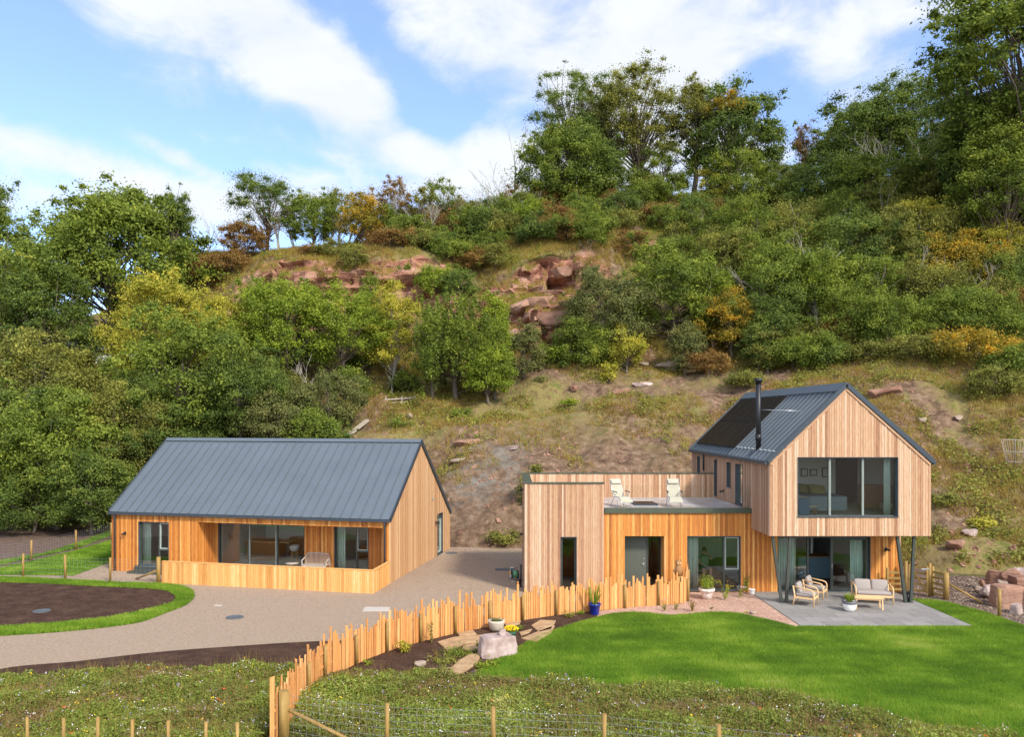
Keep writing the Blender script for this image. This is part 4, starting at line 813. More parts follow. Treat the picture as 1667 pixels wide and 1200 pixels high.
# ---------------------------------------------------------------- plants and trees
def plant_mesh(name,parent,C,Nn,size,rnd,mat,asp=.55): return leafquads(name,C,Nn,size,rnd,mat,asp,parent)
def limb(b,p,q,r0,r1,rg,bend=.12,n=4,sides=5,rr=.5):
    p=Vector(p);q=Vector(q); L_=(q-p).length; pts=[]; 
    o=Vector((rg.uniform(-1,1),rg.uniform(-1,1),rg.uniform(-.2,.6)))*L_*bend
    for i in range(n+1):
        t=i/n; pts.append(p.lerp(q,t)+o*math.sin(math.pi*t)+Vector((rg.uniform(-1,1),rg.uniform(-1,1),rg.uniform(-1,1)))*L_*.025*(0<i<n))
    b.tube(pts,[r0+(r1-r0)*i/n for i in range(n+1)],sides,rr,cap=False); return pts
LEAFK=1.0; NLEAF=0
def tree(nm,label,cat,px,top,wpx,Y,leaf='leaf_mid',bark='bark',cb=.15,dens=1.,clump=1.,sparse=0.,form='round',ls=None,seed=None,group=None,base=None,lean=0.,trunk=True,bot=None,drop=0.):
    global NLEAF
    seed=seed if seed is not None else int(px*7+top*13+Y*3)%100000; rg=random.Random(seed); g=np.random.default_rng(seed)
    X=(px-CX)/FPX*Y; zb=ground_z(X,Y) if base is None else base; zt=CH-(top-HY)/FPX*Y; Rr=wpx*1.08/2/FPX*Y
    if bot is not None: zbot=CH-(bot-HY)/FPX*Y
    else: zbot=None
    h=zt-zb; 
    if h<.4: h=.4; zt=zb+h
    if bot is None and h<.75*Rr: Rr=h/.75
    root=thing(nm,label,cat,(X,Y,zb-.05),0,group)
    c0=h*cb if zbot is None else max(-.5,zbot-zb); cz=(h+c0)/2; rz_=(h-c0)/2; hx=lean*h
    rc=clump*(.36+.115*Rr)  # clump radius
    area=4*math.pi*((Rr*Rr+2*Rr*rz_)/3); CAP=62000 if area<450 else 125000; ls=max(.072,math.sqrt(3.0*dens*area/(CAP*1.1)))*(1.12 if Y>75 else 1.)
    nc=int(max(10,min(420,area/(rc*rc*1.45)*(1-sparse))))
    nz=rg.uniform(0,99)
    D=g.normal(size=(nc*2,3)); D/=np.linalg.norm(D,axis=1,keepdims=True); D=D[D[:,2]>-.75][:nc]; nc=len(D)
    ph=g.uniform(.45,1,nc)**.6 if form!='shoots' else g.uniform(.2,1,nc)**.7
    mod=np.array([1+.42*noise.noise(Vector((d[0]*1.7+nz,d[1]*1.7,d[2]*1.7)))+.30*noise.noise(Vector((d[0]*4+nz,d[1]*4,d[2]*4))) for d in D])
    ra=ph*np.clip(mod,.5,1.25); spk=g.uniform(0,1,nc)<.14; ra=np.where(spk&(D[:,2]>-.2),np.maximum(ra,g.uniform(1.0,1.22,nc)),ra)
    C=np.c_[D[:,0]*Rr,D[:,1]*Rr*.9,D[:,2]*rz_]*ra[:,None]; t=(C[:,2]+rz_)/(2*rz_)
    if form=='cone': k=np.clip(1.15-t,.08,1)*1.25; C[:,:2]*=k[:,None]
    elif form=='vase': C[:,:2]*=(.45+.75*np.clip(t,0,1))[:,None]
    elif form=='dome': C[:,2]=np.where(C[:,2]<0,C[:,2]*.9,C[:,2]); C[:,:2]*=(1.12-.35*t)[:,None]
    elif form=='column': C[:,:2]*=(.95-.3*t)[:,None]
    C+=np.array([0,0,cz]); C[:,0]+=hx*(C[:,2]/h)
    C[:,2]=np.maximum(C[:,2],.15)
    # trunk and limbs
    b=MB(); tr=max(.05,.020*h+.012*Rr); th_=h*(.62 if form in('round','vase','dome') else .9)
    pts=limb(b,(0,0,0),(hx*.6+rg.uniform(-.04,.04)*h,rg.uniform(-.04,.04)*h,th_),tr,tr*.35,rg,.05,6,7)
    ni=min(nc,int(12+nc*(.22 if sparse<.3 else .55))); idx=g.choice(nc,ni,replace=False)
    for i in idx:
        c=Vector(C[i]); f=min(.97,max(.12,(c.z/h)*.75)) ; k=min(len(pts)-2,int(f*(len(pts)-1))); p=pts[k].lerp(pts[k+1],rg.random())
        if p.z>c.z: p=pts[max(1,k-2)]
        limb(b,p,c,max(.016,tr*.24),.010,rg,.10,4,4,.5)
    b.build('trunk',MAT[bark],root)
    # leaves
    la=2*ls*ls*.55
    n=int(LEAFK*dens*area*3.0/la); per=max(8,n//nc)
    sz=np.where(spk,g.uniform(.35,.6,nc),g.uniform(.5,1.35,nc)); cnt=np.maximum(5,(per*sz**2).astype(int)); n=cnt.sum()
    ci=np.repeat(np.arange(nc),cnt); q=g.normal(size=(n,3)); q/=np.linalg.norm(q,axis=1,keepdims=True); q*=(np.minimum(np.abs(g.normal(0,.62,n)),1.45))[:,None]
    fl=.8; an=g.uniform(.6,1.5,(nc,3)); an[:,2]=g.uniform(.6,1.25,nc); sc3=np.c_[sz[ci],sz[ci],sz[ci]*fl]*rc*an[ci]
    if form=='shoots': sc3=np.c_[sz[ci]*.62,sz[ci]*.62,sz[ci]*1.25]*rc
    if form=='column': sc3*=np.array([.8,.8,1.2])
    off_=q*sc3
    if drop: off_[:,2]-=drop*rc*(off_[:,0]**2+off_[:,1]**2)/(rc*rc)
    Pp=C[ci]+off_; Pp[:,2]=np.maximum(Pp[:,2],.03)
    Nn=q*.85+np.array([0,-.1,.45])+g.normal(0,.5,(n,3))
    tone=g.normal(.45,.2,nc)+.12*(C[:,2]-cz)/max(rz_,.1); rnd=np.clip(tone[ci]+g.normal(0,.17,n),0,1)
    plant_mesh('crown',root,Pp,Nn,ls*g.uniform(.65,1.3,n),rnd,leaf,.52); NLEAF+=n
    return root
def bare_tree(nm,label,cat,px,top,wpx,Y,bark='bark_pale',seed=1,levels=4,stems=1,base=None,leafm=None,group=None,thick=1.):
    rg=random.Random(seed); X=(px-CX)/FPX*Y; zb=ground_z(X,Y) if base is None else base; zt=CH-(top-HY)/FPX*Y; h=max(.5,zt-zb); W=wpx/FPX*Y
    root=thing(nm,label,cat,(X,Y,zb-.05),0,group); b=MB(); tips=[]
    def grow(p,d,L_,r,lv):
        pts=[p]; n=4
        for i in range(n):
            d=(d+Vector((rg.gauss(0,.13),rg.gauss(0,.13),rg.gauss(.05,.06)))).normalized(); pts.append(pts[-1]+d*L_/n)
        b.tube(pts,[r*(1-.5*i/n) for i in range(n+1)],5 if lv>1 else 4,.5,cap=False)
        if lv<=0: tips.append(pts[-1]); return
        for k in range(rg.choice((2,3,3))):
            q=pts[rg.choice((2,3,4,4))]; a=rg.uniform(0,6.28); s=rg.uniform(.35,.75)
            dd=(d+Vector((math.cos(a)*s,math.sin(a)*s,rg.uniform(-.1,.25)))).normalized(); grow(q,dd,L_*rg.uniform(.55,.8),r*.5,lv-1)
    for s in range(stems):
        a=rg.uniform(0,6.28); sp=(W/h)*.5*(1 if stems>1 else .15)
        grow(Vector((rg.uniform(-.1,.1)*stems*.5,rg.uniform(-.1,.1),0)),Vector((math.cos(a)*sp*rg.uniform(.3,1),math.sin(a)*sp*rg.uniform(.3,1),1)).normalized(),h*.42,(.012*h+.02)*thick/(1 if stems==1 else 1.5),levels-1)
    b.build('trunk',MAT[bark],root)
    if leafm and tips:
        g=np.random.default_rng(seed); T=np.array([t[:] for t in tips]); k=leafm[1]; C=np.repeat(T,k,0)+g.normal(0,.28,(len(T)*k,3)); plant_mesh('crown',root,C,g.normal(0,.7,C.shape)+np.array([0,0,.5]),g.uniform(.05,.10,len(C)),g.uniform(0,1,len(C)),leafm[0])
    return root
T=tree
# --- far left and left hillside
T('sycamore','rounded dark green tree cut off by the left edge of the photo','tree',-35,285,170,80,'leaf_dark',cb=.12)
T('sycamore','largest broad dark green tree on the left, its dome rising above the skyline','tree',185,306,268,75,'leaf_mid',cb=.30,bot=548,dens=1.7,form='dome')
T('sycamore','thin topped dark tree at the right shoulder of the big left dome','tree',282,300,62,77,'leaf_dark',cb=.5,bot=470,sparse=.45)
T('bushy_tree','mid green tree below and left of the big sycamore','tree',10,385,170,68,'leaf_mid',cb=.1)
T('bushy_tree','dark green tree filling the gap left of the sycamore trunk','tree',75,420,150,66,'leaf_dark',cb=.05)
T('bushy_tree','dark green tree right behind the hidden white bungalow','tree',250,455,130,75,'leaf_dark',cb=.1)
T('leafy_shrub','large green shrub with yellow tips below the white bungalow','shrub',60,552,215,59,'leaf_olive',cb=.05)
T('leafy_shrub','dense dark shrub at the left edge above the bare field','shrub',-20,600,200,52,'leaf_dark',cb=.03,bot=880)
T('leafy_shrub','wide mid green hazel between the field and the cabin gable','shrub',95,640,210,50.5,'leaf_mid',cb=.02,bot=862)
T('leafy_shrub','yellow green hazel just left of the cabin roof','shrub',190,625,130,52,'leaf_olive',cb=.02,bot=850)
T('leafy_shrub','dark leaved shrub behind the left corner of the cabin','shrub',150,735,120,48,'leaf_dark',cb=.02)
T('leafy_shrub','low dark bush at the foot of the hazels on the left','shrub',55,760,150,49,'leaf_dark',cb=.02)
T('broad_tree','pale yellow topped tree rising behind the cabin','tree',268,447,150,63,'leaf_lime',cb=.2,bot=640)
T('broad_tree','yellow green tree beside the pale topped one behind the cabin','tree',345,468,120,63,'leaf_lime',cb=.2,bot=660)
T('broad_tree','dark green layered tree directly above the left end of the cabin roof','tree',300,510,200,57,'leaf_mid',cb=.05,bot=740,ls=.08)
T('broad_tree','deep green tree above the middle of the cabin roof','tree',395,560,130,56,'leaf_dark',cb=.05,bot=730)
T('leafy_shrub','dark green bush touching the cabin ridge near its left end','shrub',235,615,140,53,'leaf_dark',cb=.02)
T('leafy_shrub','bluish dark bush above the cabin ridge','shrub',455,625,110,55,'leaf_blue',cb=.02)
T('leafy_shrub','drooping dark shrub at the right end of the thicket above the cabin','shrub',535,600,105,56.5,'leaf_blue',cb=.02,drop=.3)
T('leafy_shrub','small green bush at the ridge of the cabin roof near its middle','shrub',505,668,70,53.5,'leaf_mid',cb=.02)
T('ash_tree','bright yellow green tree in front of the red cliff','tree',470,448,150,62,'leaf_bright',cb=.3,bot=620,ls=.075)
T('ash_tree','bright green tree leaning over the right of the red cliff foot','tree',560,468,125,63,'leaf_bright',cb=.35,bot=590,ls=.075)
T('ash_tree','green tree between the lime ash and the yellow topped tree','tree',420,455,80,64,'leaf_bright',cb=.2)
bare_tree('pale_trunk_tree','pale forked trunk showing under the bright green tree','tree',500,560,60,60,seed=3,levels=3,stems=3,thick=1.6)
T('birch_tree','yellow leaved birch standing on white stems before the cliff','tree',642,472,88,63.5,'leaf_lime','bark_pale',cb=.35,bot=610,ls=.06)
bare_tree('pale_trunk_tree','white forked stems below the yellow birch','tree',637,560,24,62.5,seed=5,levels=2,stems=3,thick=1.4)
# --- willows in the middle
T('willow_tree','tall willow bush with upright shoots left of the middle of the slope','tree',742,474,150,60,'leaf_mid',cb=.0,form='shoots',clump=.8)
T('willow_tree','grey green willow standing in front of the cliff foot','tree',705,500,60,60.5,'leaf_blue',cb=.02,form='shoots',ls=.06)
T('poplar_sapling','narrow pale green poplar right of the willows','tree',806,468,50,60,'leaf_bright',cb=.15,form='column',ls=.06,sparse=.25)
T('willow_tree','low willow bush right of the big willow','tree',795,545,74,59,'leaf_bright',cb=.0,clump=.8)
T('bushy_tree','yellow green bush at the cliff top above the willows','shrub',713,432,62,70,'leaf_bright',cb=.02)
T('bushy_tree','dark ivy covered bush on the cliff right of the yellow green one','shrub',748,440,56,69.5,'leaf_dark',cb=.02)
T('leafy_shrub','small green bush on the red ledge below the cliff top','shrub',657,432,44,70.5,'leaf_mid',cb=.02)
T('leafy_shrub','small round green bush in front of the red cliff face','shrub',605,450,42,69,'leaf_mid',cb=.02)
T('leafy_shrub','dark holly bush right of the cliff foot','shrub',852,528,52,62,'leaf_blue',cb=.02)
# --- skyline left of centre
S=79
bare_tree('bare_tree','grey leafless tree right of the big left dome','tree',335,340,46,S+2,seed=8,levels=4)
bare_tree('bare_tree','small leafless tree standing left of the sparse ash on the skyline','tree',368,352,30,S+2,seed=9,levels=4)
T('ash_tree','sparse dark ash with open crown, tallest on the left skyline','tree',435,280,112,S+1,'leaf_dark',cb=.25,sparse=.55,dens=.45,ls=.07)
T('brown_shrub','brown leaved thorn at the foot of the sparse ash','shrub',400,358,70,S-1,'leaf_brown',cb=.05,sparse=.2)
T('round_tree','round fresh green tree on the cliff top','tree',508,310,88,S,'leaf_mid',cb=.1)
T('thin_tree','thin grey green tree between the round green and the golden one','tree',552,303,50,S+1,'leaf_olive','bark_pale',cb=.1,sparse=.5,dens=.5)
T('golden_tree','golden orange autumn tree on the cliff edge','tree',588,318,62,S-2,'leaf_gold',cb=.05)
T('thin_tree','pale twiggy tree right of the golden one','tree',612,305,46,S+1,'leaf_brown','bark_pale',cb=.1,sparse=.5,dens=.4)
T('thin_tree','tall sparse brown topped tree, highest of the thin skyline row','tree',642,288,46,S,'leaf_brown','bark_pale',cb=.2,sparse=.5,dens=.5)
T('thin_tree','open crowned olive tree in the thin skyline row','tree',688,302,44,S,'leaf_olive',cb=.2,sparse=.5,dens=.5)
T('thin_tree','light green feathery tree in the thin skyline row','tree',722,292,62,S+1,'leaf_mid',cb=.2,sparse=.45,dens=.5)
T('thin_tree','rusty leaved low tree beneath the feathery one','tree',724,340,50,S-2,'leaf_brown',cb=.02,sparse=.3)
T('round_tree','fresh green small tree on a white stem at the cliff top','tree',767,330,56,S-2,'leaf_mid','bark_pale',cb=.25)
T('thin_tree','dark twiggy tree left of the leafless pair','tree',800,318,50,S+3,'leaf_dark',cb=.1,sparse=.5,dens=.5)
bare_tree('bare_tree','tall grey leafless tree left of the dense green central crown','tree',836,198,66,S+5,seed=21,levels=5)
bare_tree('bare_tree','shorter leafless tree beside the tall grey one','tree',812,240,50,S+5,seed=22,levels=5)
# --- cliff edge bushes
for i,(px,top,w,Y,lf,lb) in enumerate([(330,415,60,76,'leaf_brown','rusty gorse at the left end of the cliff top'),(378,410,70,76,'leaf_brown','rusty gorse under the brown thorn'),(440,408,80,74,'leaf_olive','olive gorse hanging over the cliff edge at its left'),
    (500,400,80,73,'leaf_brown','brown gorse on the cliff edge under the round green tree'),(545,392,60,73,'leaf_olive','olive gorse between the round green and golden trees'),(578,398,38,70.6,'leaf_olive','dark gorse bush spilling down the red cliff'),
    (635,372,70,74,'leaf_brown','brown gorse under the pale twiggy trees'),(690,375,80,74,'leaf_olive','green gorse above the right end of the red cliff'),(725,392,80,73,'leaf_mid','green scrub above the dark ivy bush'),
    (770,395,70,75,'leaf_olive','olive scrub below the small white stemmed tree'),(820,368,70,78,'leaf_olive','olive scrub left of the white birch'),(868,322,52,76,'leaf_bright','small yellow green birch on the brow'),
    (890,380,44,76,'leaf_dark','dark bush beneath the small birch'),(745,430,60,72,'leaf_olive','olive scrub on the broken slope right of the ivy'),(800,440,50,73,'leaf_brown','tawny scrub above the broken crag')]):
    T('gorse_bush',lb,'bush',px,top,w,Y,lf,cb=.0,group='scrub along the cliff top')
# --- central crest trees
C_=85
T('dense_tree','dense bright green tree at the left of the central crest','tree',905,205,120,C_-3,'leaf_mid',cb=.05,bot=350,ls=.085)
T('dense_tree','dense dark green tree behind the bright one on the central crest','tree',945,200,120,C_-2,'leaf_dark',cb=.08,bot=375)
T('tall_ash','tall open topped ash at the left of the central crest','tree',930,110,120,C_+2,'leaf_dark',cb=.35,sparse=.45,dens=.5)
T('tall_ash','tallest open ash in the middle of the central crest','tree',1035,108,150,C_+2,'leaf_olive',cb=.30,sparse=.35,dens=.6,ls=.08)
T('tall_ash','olive tinted ash filling between the two tall ones','tree',985,150,100,C_+3,'leaf_olive',cb=.3,sparse=.4,dens=.55)
T('larch_tree','spiky topped larch with a sparse leader','tree',1128,118,92,C_+1,'leaf_olive',cb=.25,form='cone',sparse=.45,dens=.6)
T('oak_tree','large oak with yellow tinged top right of the larch','tree',1196,140,150,C_+1,'leaf_dark',cb=.2,sparse=.15,ls=.085,bot=305)
T('oak_tree','yellowing crown tip of the oak right of the larch','tree',1180,150,70,C_-1,'leaf_gold',cb=.75,sparse=.5,dens=.5)
T('dense_tree','dense green tree low under the oak','tree',1208,250,110,C_-3,'leaf_mid',cb=.02)
T('bushy_tree','green undergrowth tree beneath the tall ashes','tree',1000,265,90,C_,'leaf_dark',cb=.02,sparse=.2)
T('bushy_tree','light feathery tree low between ash and larch','tree',1080,240,90,C_+1,'leaf_mid',cb=.02,sparse=.4,dens=.6)
T('bushy_tree','twiggy yellowish bush left of the dense low green tree','tree',1160,265,50,C_-2,'leaf_lime','bark_pale',cb=.05,sparse=.5,dens=.4)
T('thin_tree','small brown feathery tree alone on the right skyline','tree',1316,198,54,C_+4,'leaf_brown','bark_pale',cb=.2,sparse=.2,dens=.5,form='vase')
T('thin_tree','low scrub tree on the skyline left of the feathery brown one','tree',1270,268,70,C_+2,'leaf_olive',cb=.02,sparse=.4)
# --- right side
T('dark_oak','dark green tree on the right skyline','tree',1405,150,130,C_+2,'leaf_dark',cb=.05,bot=300,sparse=.1)
T('dark_oak','broad dark tree behind the leafless white trio','tree',1485,128,170,C_+3,'leaf_dark',cb=.05,bot=300,ls=.09)
T('dark_oak','dark tree low between the skyline oaks','tree',1370,205,90,C_+1,'leaf_dark',cb=.05)
T('giant_beech','towering beech leaning in from the right edge','tree',1672,-95,270,66,'leaf_mid',cb=.3,bot=300,dens=1.4)
T('bushy_tree','leafy tree in front of the towering beech trunk','tree',1645,190,150,64.5,'leaf_mid',cb=.05,bot=400)
T('giant_beech','lower dark skirt tree beneath the towering beech','tree',1625,150,200,70,'leaf_dark',cb=.1,bot=330)
bare_tree('dead_tree','leftmost of the leafless white stemmed trees on the right brow','tree',1432,182,80,80,seed=31,levels=4,stems=3)
bare_tree('dead_tree','middle leafless white stemmed tree on the right brow','tree',1502,190,50,80,seed=32,levels=4,stems=2)
bare_tree('dead_tree','rightmost leafless white stemmed tree on the right brow','tree',1550,180,66,79,seed=33,levels=4,stems=3)
for i,(px,top,w,Y,lf,bot,lb) in enumerate([
 (1345,262,130,80,'leaf_dark',400,'dark green tree on the brow below the small skyline tree'),(1425,248,150,77,'leaf_mid',400,'green tree under the leftmost white stems'),
 (1525,246,130,74,'leaf_olive',400,'yellow tinged tree below the rightmost white stems'),(1590,262,110,75,'leaf_gold',380,'golden green tree left of the beech skirt'),(1655,285,120,70,'leaf_olive',450,'yellow green tree at the right edge beneath the beech'),
 (1245,350,150,71,'leaf_mid',500,'soft green tree high on the slope above the flue'),(1190,372,110,70,'leaf_olive',480,'olive tree above the yellow leaved maple'),(1310,330,120,74,'leaf_olive',420,'green scrub tree on the bank under the skyline tree'),
 (1295,392,175,64.5,'leaf_mid',560,'large layered fresh green tree above the house roof'),(1395,345,150,68,'leaf_dark',520,'deep green tree right of the layered fresh green one'),(1475,340,150,67,'leaf_olive',540,'speckled yellow green tree with a visible pale trunk'),
 (1560,380,140,65,'leaf_gold',520,'golden speckled tree on the right slope'),(1640,400,120,63,'leaf_dark',560,'dark green tree by the right edge of the slope'),(1385,455,120,61.5,'leaf_mid',575,'green tree low above the gable apex'),
 (1240,455,100,63,'leaf_dark',560,'dark shaded tree between the maple and the layered tree'),(1560,470,130,60,'leaf_mid',590,'mid green tree right of the pale trunk'),(1450,490,120,60,'leaf_mid',585,'dark leafed bush at the foot of the pale trunk'),(1650,500,120,58,'leaf_mid',620,'leafy green bush at the right edge')]):
    T('hillside_tree',lb,'tree',px,top,w,Y,lf,cb=.02,bot=bot,group='trees on the right hillside')
T('big_willow','large soft green sallow above the fallen boulders','tree',1095,395,150,66,'leaf_mid',cb=.02,bot=605,ls=.075)
T('big_willow','grey green sallow left of the large soft one','tree',985,435,140,64.5,'leaf_blue',cb=.02,bot=615,ls=.07)
T('big_willow','low dark sallow foot right of the cliff','tree',950,520,100,63,'leaf_mid',cb=.0,bot=620)
T('maple_shrub','yellow leaved maple bush right of the sallows','shrub',1188,480,86,63,'leaf_gold',cb=.05,bot=565)
T('maple_shrub','small lime coloured shrub in front of the sallows','shrub',1020,532,54,62,'leaf_lime',cb=.02,sparse=.3)
T('maple_shrub','spindly lime sapling left of the fallen boulders','shrub',992,588,24,60.5,'leaf_lime',cb=.2,sparse=.4)
T('leafy_shrub','blue green bush right of the fallen boulders','shrub',1115,528,50,62,'leaf_blue',cb=.0)
T('leafy_shrub','light green undergrowth at the foot of the crag','shrub',905,560,60,64,'leaf_bright',cb=.0,sparse=.3)
T('leafy_shrub','round dark green bush on the slope between the houses','shrub',752,666,66,56.5,'leaf_mid',cb=.0)
T('leafy_shrub','low green bush right of the timber sleeper','shrub',655,683,60,56,'leaf_mid',cb=.0)
T('leafy_shrub','green bush on the bank behind the flue','shrub',1213,606,62,58,'leaf_olive',cb=.0)
T('leafy_shrub','tufty bluish bush under the crag beside the slope grass','shrub',880,612,50,61,'leaf_blue',cb=.0)
T('leafy_shrub','small yellow green plant on the slope left of centre','shrub',925,648,34,58,'leaf_bright',cb=.0)
T('leafy_shrub','green bush at the foot of the talus left of the weathered box','shrub',822,862,40,43.6,'leaf_olive',cb=.0,sparse=.3,ls=.06)
T('leafy_shrub','scrubby green bush on the talus behind the parapet','shrub',868,752,40,46,'leaf_olive',cb=.0,sparse=.4,ls=.06)
for i,(px,top,w,Y,lf,lb) in enumerate([(1508,548,90,55.5,'leaf_olive','yellowing bramble at the right of the open slope'),(1580,540,110,54,'leaf_gold','golden bramble on the far right slope'),(1650,560,90,52,'leaf_mid','green bramble by the right edge of the slope'),
   (1420,556,80,58,'leaf_olive','bramble below the green tree above the gable'),(1290,548,90,60,'leaf_mid','bramble left of the gable apex under the layered tree'),(1620,595,80,50.5,'leaf_olive','low bramble beneath the golden one'),(1350,560,70,59,'leaf_dark','dark bramble above the ridge'),(1600,862,34,39.5,'leaf_lime','yellow green plant above the boulder pile'),(1530,800,40,41,'leaf_olive','weedy tuft right of the gable window')]):
    T('bramble_bush',lb,'bush',px,top,w,Y,lf,cb=.0,group='brambles on the right slope')
bare_tree('pale_trunk_tree','stout pale trunk rising through the speckled tree on the right slope','tree',1488,400,80,64,seed=41,levels=4,thick=2.2)
for i,(px,top,w,Y,lf) in enumerate([(1225,318,70,73,'leaf_mid'),(1285,330,70,69,'leaf_olive'),(1365,318,74,71,'leaf_mid'),(1440,300,80,72,'leaf_olive'),(1500,320,80,68,'leaf_lime'),(1580,330,80,67,'leaf_olive'),(1625,360,80,65,'leaf_lime'),(1330,420,80,62.5,'leaf_bright'),(1430,410,76,62,'leaf_mid'),(1530,430,80,61.5,'leaf_olive'),(1610,470,80,59,'leaf_mid'),(1160,420,70,65.5,'leaf_bright')]):
    T('slender_tree','slender upright tree with pale stem among the right hillside scrub','tree',px,top,w,Y,lf,'bark_pale',cb=.25,form='vase',sparse=.25,dens=.7,group='slender trees on the right hillside')
for i,(px,top,Y) in enumerate([(1260,400,63),(1345,380,65),(1415,350,68),(1545,400,63.5),(1600,420,62),(1478,280,78),(1380,250,80)]):
    bare_tree('dead_tree','pale bare stem showing through the right hillside foliage','tree',px,top,30,Y,seed=700+i,levels=4,stems=2,thick=2.0,group='pale stems on the right hillside')
bare_tree('bare_shrub','grey leafless multi stemmed shrub on the brow above the large sallow','shrub',1042,322,100,80,seed=42,levels=4,stems=6)
bare_tree('bare_shrub','bleached dead shrub beside the broken crag','shrub',955,385,80,71.5,seed=43,levels=4,stems=4)
bare_tree('bare_shrub','dead twigs above the grey green sallow','shrub',1000,400,60,72.5,seed=44,levels=4,stems=3)
for i,px_ in enumerate((455,478,535,566,600,628,660,676,706,742,756,785,822,858,975,1010,1068,1250,1290,1340)):
    bare_tree('thin_sapling','thin grey stemmed sapling in the skyline row','sapling',px_,(310,330,322,308,300,312,318,296,305,312,322,300,280,300,300,270,290,262,262,240)[i],26,79 if px_<900 else 86,seed=300+i,levels=4,stems=2,leafm=(('leaf_olive','leaf_brown','leaf_mid')[i%3],(6,10,3)[i%3]),group='thin saplings along the skyline',thick=1.6)
for i in range(16):
    px_=700+i*36+(i*37)%23; bare_tree('twiggy_shrub','leafless twiggy shrub in the scrub of the brow','shrub',px_,330+(i*53)%70,44,76+(i*3)%7,seed=500+i,levels=4,stems=4,leafm=('leaf_brown',2),group='twiggy shrubs on the brow',thick=1.3)
rf_=random.Random(5)
for band,lb,n_,px0,px1,Y0,Y1,kinds in (('brow','low green and tawny scrub bush on the brow of the hill',100,620,1290,71.5,84,('leaf_olive','leaf_mid','leaf_brown','leaf_dark','leaf_mid','leaf_mid')),
    ('right','scrubby green bush among the trees on the right hillside',44,1120,1700,58,84,('leaf_mid','leaf_olive','leaf_dark','leaf_mid')),
    ('foot','low scrub bush along the tree line above the open slope',16,1150,1680,60,65,('leaf_olive','leaf_mid','leaf_bright','leaf_brown')),
    ('left','undergrowth bush between the trees above the cabin',20,-60,700,50,70,('leaf_dark','leaf_mid','leaf_dark','leaf_olive'))):
    for i in range(n_):
        Yq=rf_.uniform(Y0,Y1); pq=px0+(px1-px0)*(i+rf_.uniform(0,1))/n_
        if band=='right' and Yq<60 and pq<1350: continue
        if band=='left' and Yq<62 and pq>560: Yq+=8
        xq=(pq-CX)/FPX*Yq; zq=ground_z(xq,Yq); hq=rf_.uniform(2.2,5.2) if band=='right' else rf_.uniform(1.5,3.5); wq=rf_.uniform(2.,4.2)
        T('scrub_bush',lb,'bush',pq,HY-(zq+hq-CH)/Yq*FPX,wq/Yq*FPX,Yq,rf_.choice(kinds),cb=0.,group='scrub bushes, '+band,sparse=rf_.choice((0,.1,.3)),dens=.8)
print('leaves',NLEAF)
# ---------------------------------------------------------------- picket fence
def along(pts,step):
    P=[Vector((*p,0)) for p in pts]; out=[]; acc=0; i=0; d=0
    while i<len(P)-1:
        L_=(P[i+1]-P[i]).length
        while d<=L_: out.append((P[i].lerp(P[i+1],d/L_),(P[i+1]-P[i]).normalized())); d+=step() if callable(step) else step
        d-=L_; i+=1
    return out
rg=random.Random(77)
fb=smooth([(452,1212),(473,1177),(494.5,1141),(524,1107.5),(559,1091.5),(601,1072.5),(647,1056),(689,1044.5),(744,1031.5),(799,1020.5),(851,1010.5),(919,1000.5),(985,993.5),(1018,990.3),(1064,986.5),(1108,983),(1119,976),(1117,966)],6)
FB=grn(fb)
fence=thing('picket_fence','long curving fence of uneven orange timber pickets with round posts','fence',(FB[0][0],FB[0][1],0))
FM=Matrix.Translation((-FB[0][0],-FB[0][1],0))
allp=along(FB,lambda:rg.uniform(.062,.098)); 
rest=MB(); rest.M=FM; cnt=0
def hprof(s): return .95
for k,(p,u) in enumerate(allp):
    n=Vector((u.y,-u.x,0)); w=rg.uniform(.05,.09); t=rg.uniform(.022,.032); hh=rg.choice((.74,.84,.92,1.0,1.08,1.2))+rg.uniform(-.06,.08)
    if rg.random()<.12: hh+=.14
    a=p-u*w/2+n*rg.uniform(0,.03); tl=u*rg.uniform(-.012,.012); r=min(1,max(0,rg.gauss(.55,.25)))
    bb=[a,a+u*w,a+u*w-n*t,a-n*t]; tt=[q+Z3*(hh+dz)+tl for q,dz in zip(bb,(0,rg.uniform(-.02,.02),0,0))]
    m=MB() if cnt<98 else rest; m.M=FM; m.hexa(bb,tt,r)
    if m is not rest: m.build('picket',MAT['timber_fence'],fence)
    cnt+=1
    # a narrow backing picket filling part of the gap
    if rg.random()<.75:
        a2=a-n*(t+.012)+u*w*.6; h2=hh*rg.uniform(.8,1.08); bb=[a2,a2+u*.05,a2+u*.05-n*.02,a2-n*.02]; 
        rest.hexa(bb,[q+Z3*h2 for q in bb],min(1,max(0,rg.gauss(.35,.2))))
o=rest.build('picket_row',MAT['timber_fence'],fence); o['kind']='stuff'
m=MB(); m.M=FM
for zz in (.35,.72):
    pl=[p-Vector((u.y,-u.x,0))*.06+Z3*zz for p,u in along(FB,1.2)]
    for a,c in zip(pl,pl[1:]): m.bar(a,c,.035,.07)
m.build('rail',MAT['timber_fence'],fence)
for k,(p,u) in enumerate(along(FB,1.42)):
    if k==0: continue
    n=Vector((u.y,-u.x,0)); 
    if n.y>0 and p.y<31: n=-n
    m=MB(); m.M=FM; q=p+n*.085; m.tube([q,q+Z3*rg.uniform(.86,.96)],.048,10); m.build('post',MAT['timber_post'],fence)
m=MB(); m.M=FM; p=Vector((*gr(462,1213),0)); m.tube([p,p+Z3*1.16],.105,16); m.build('end_post',MAT['timber_post'],fence)
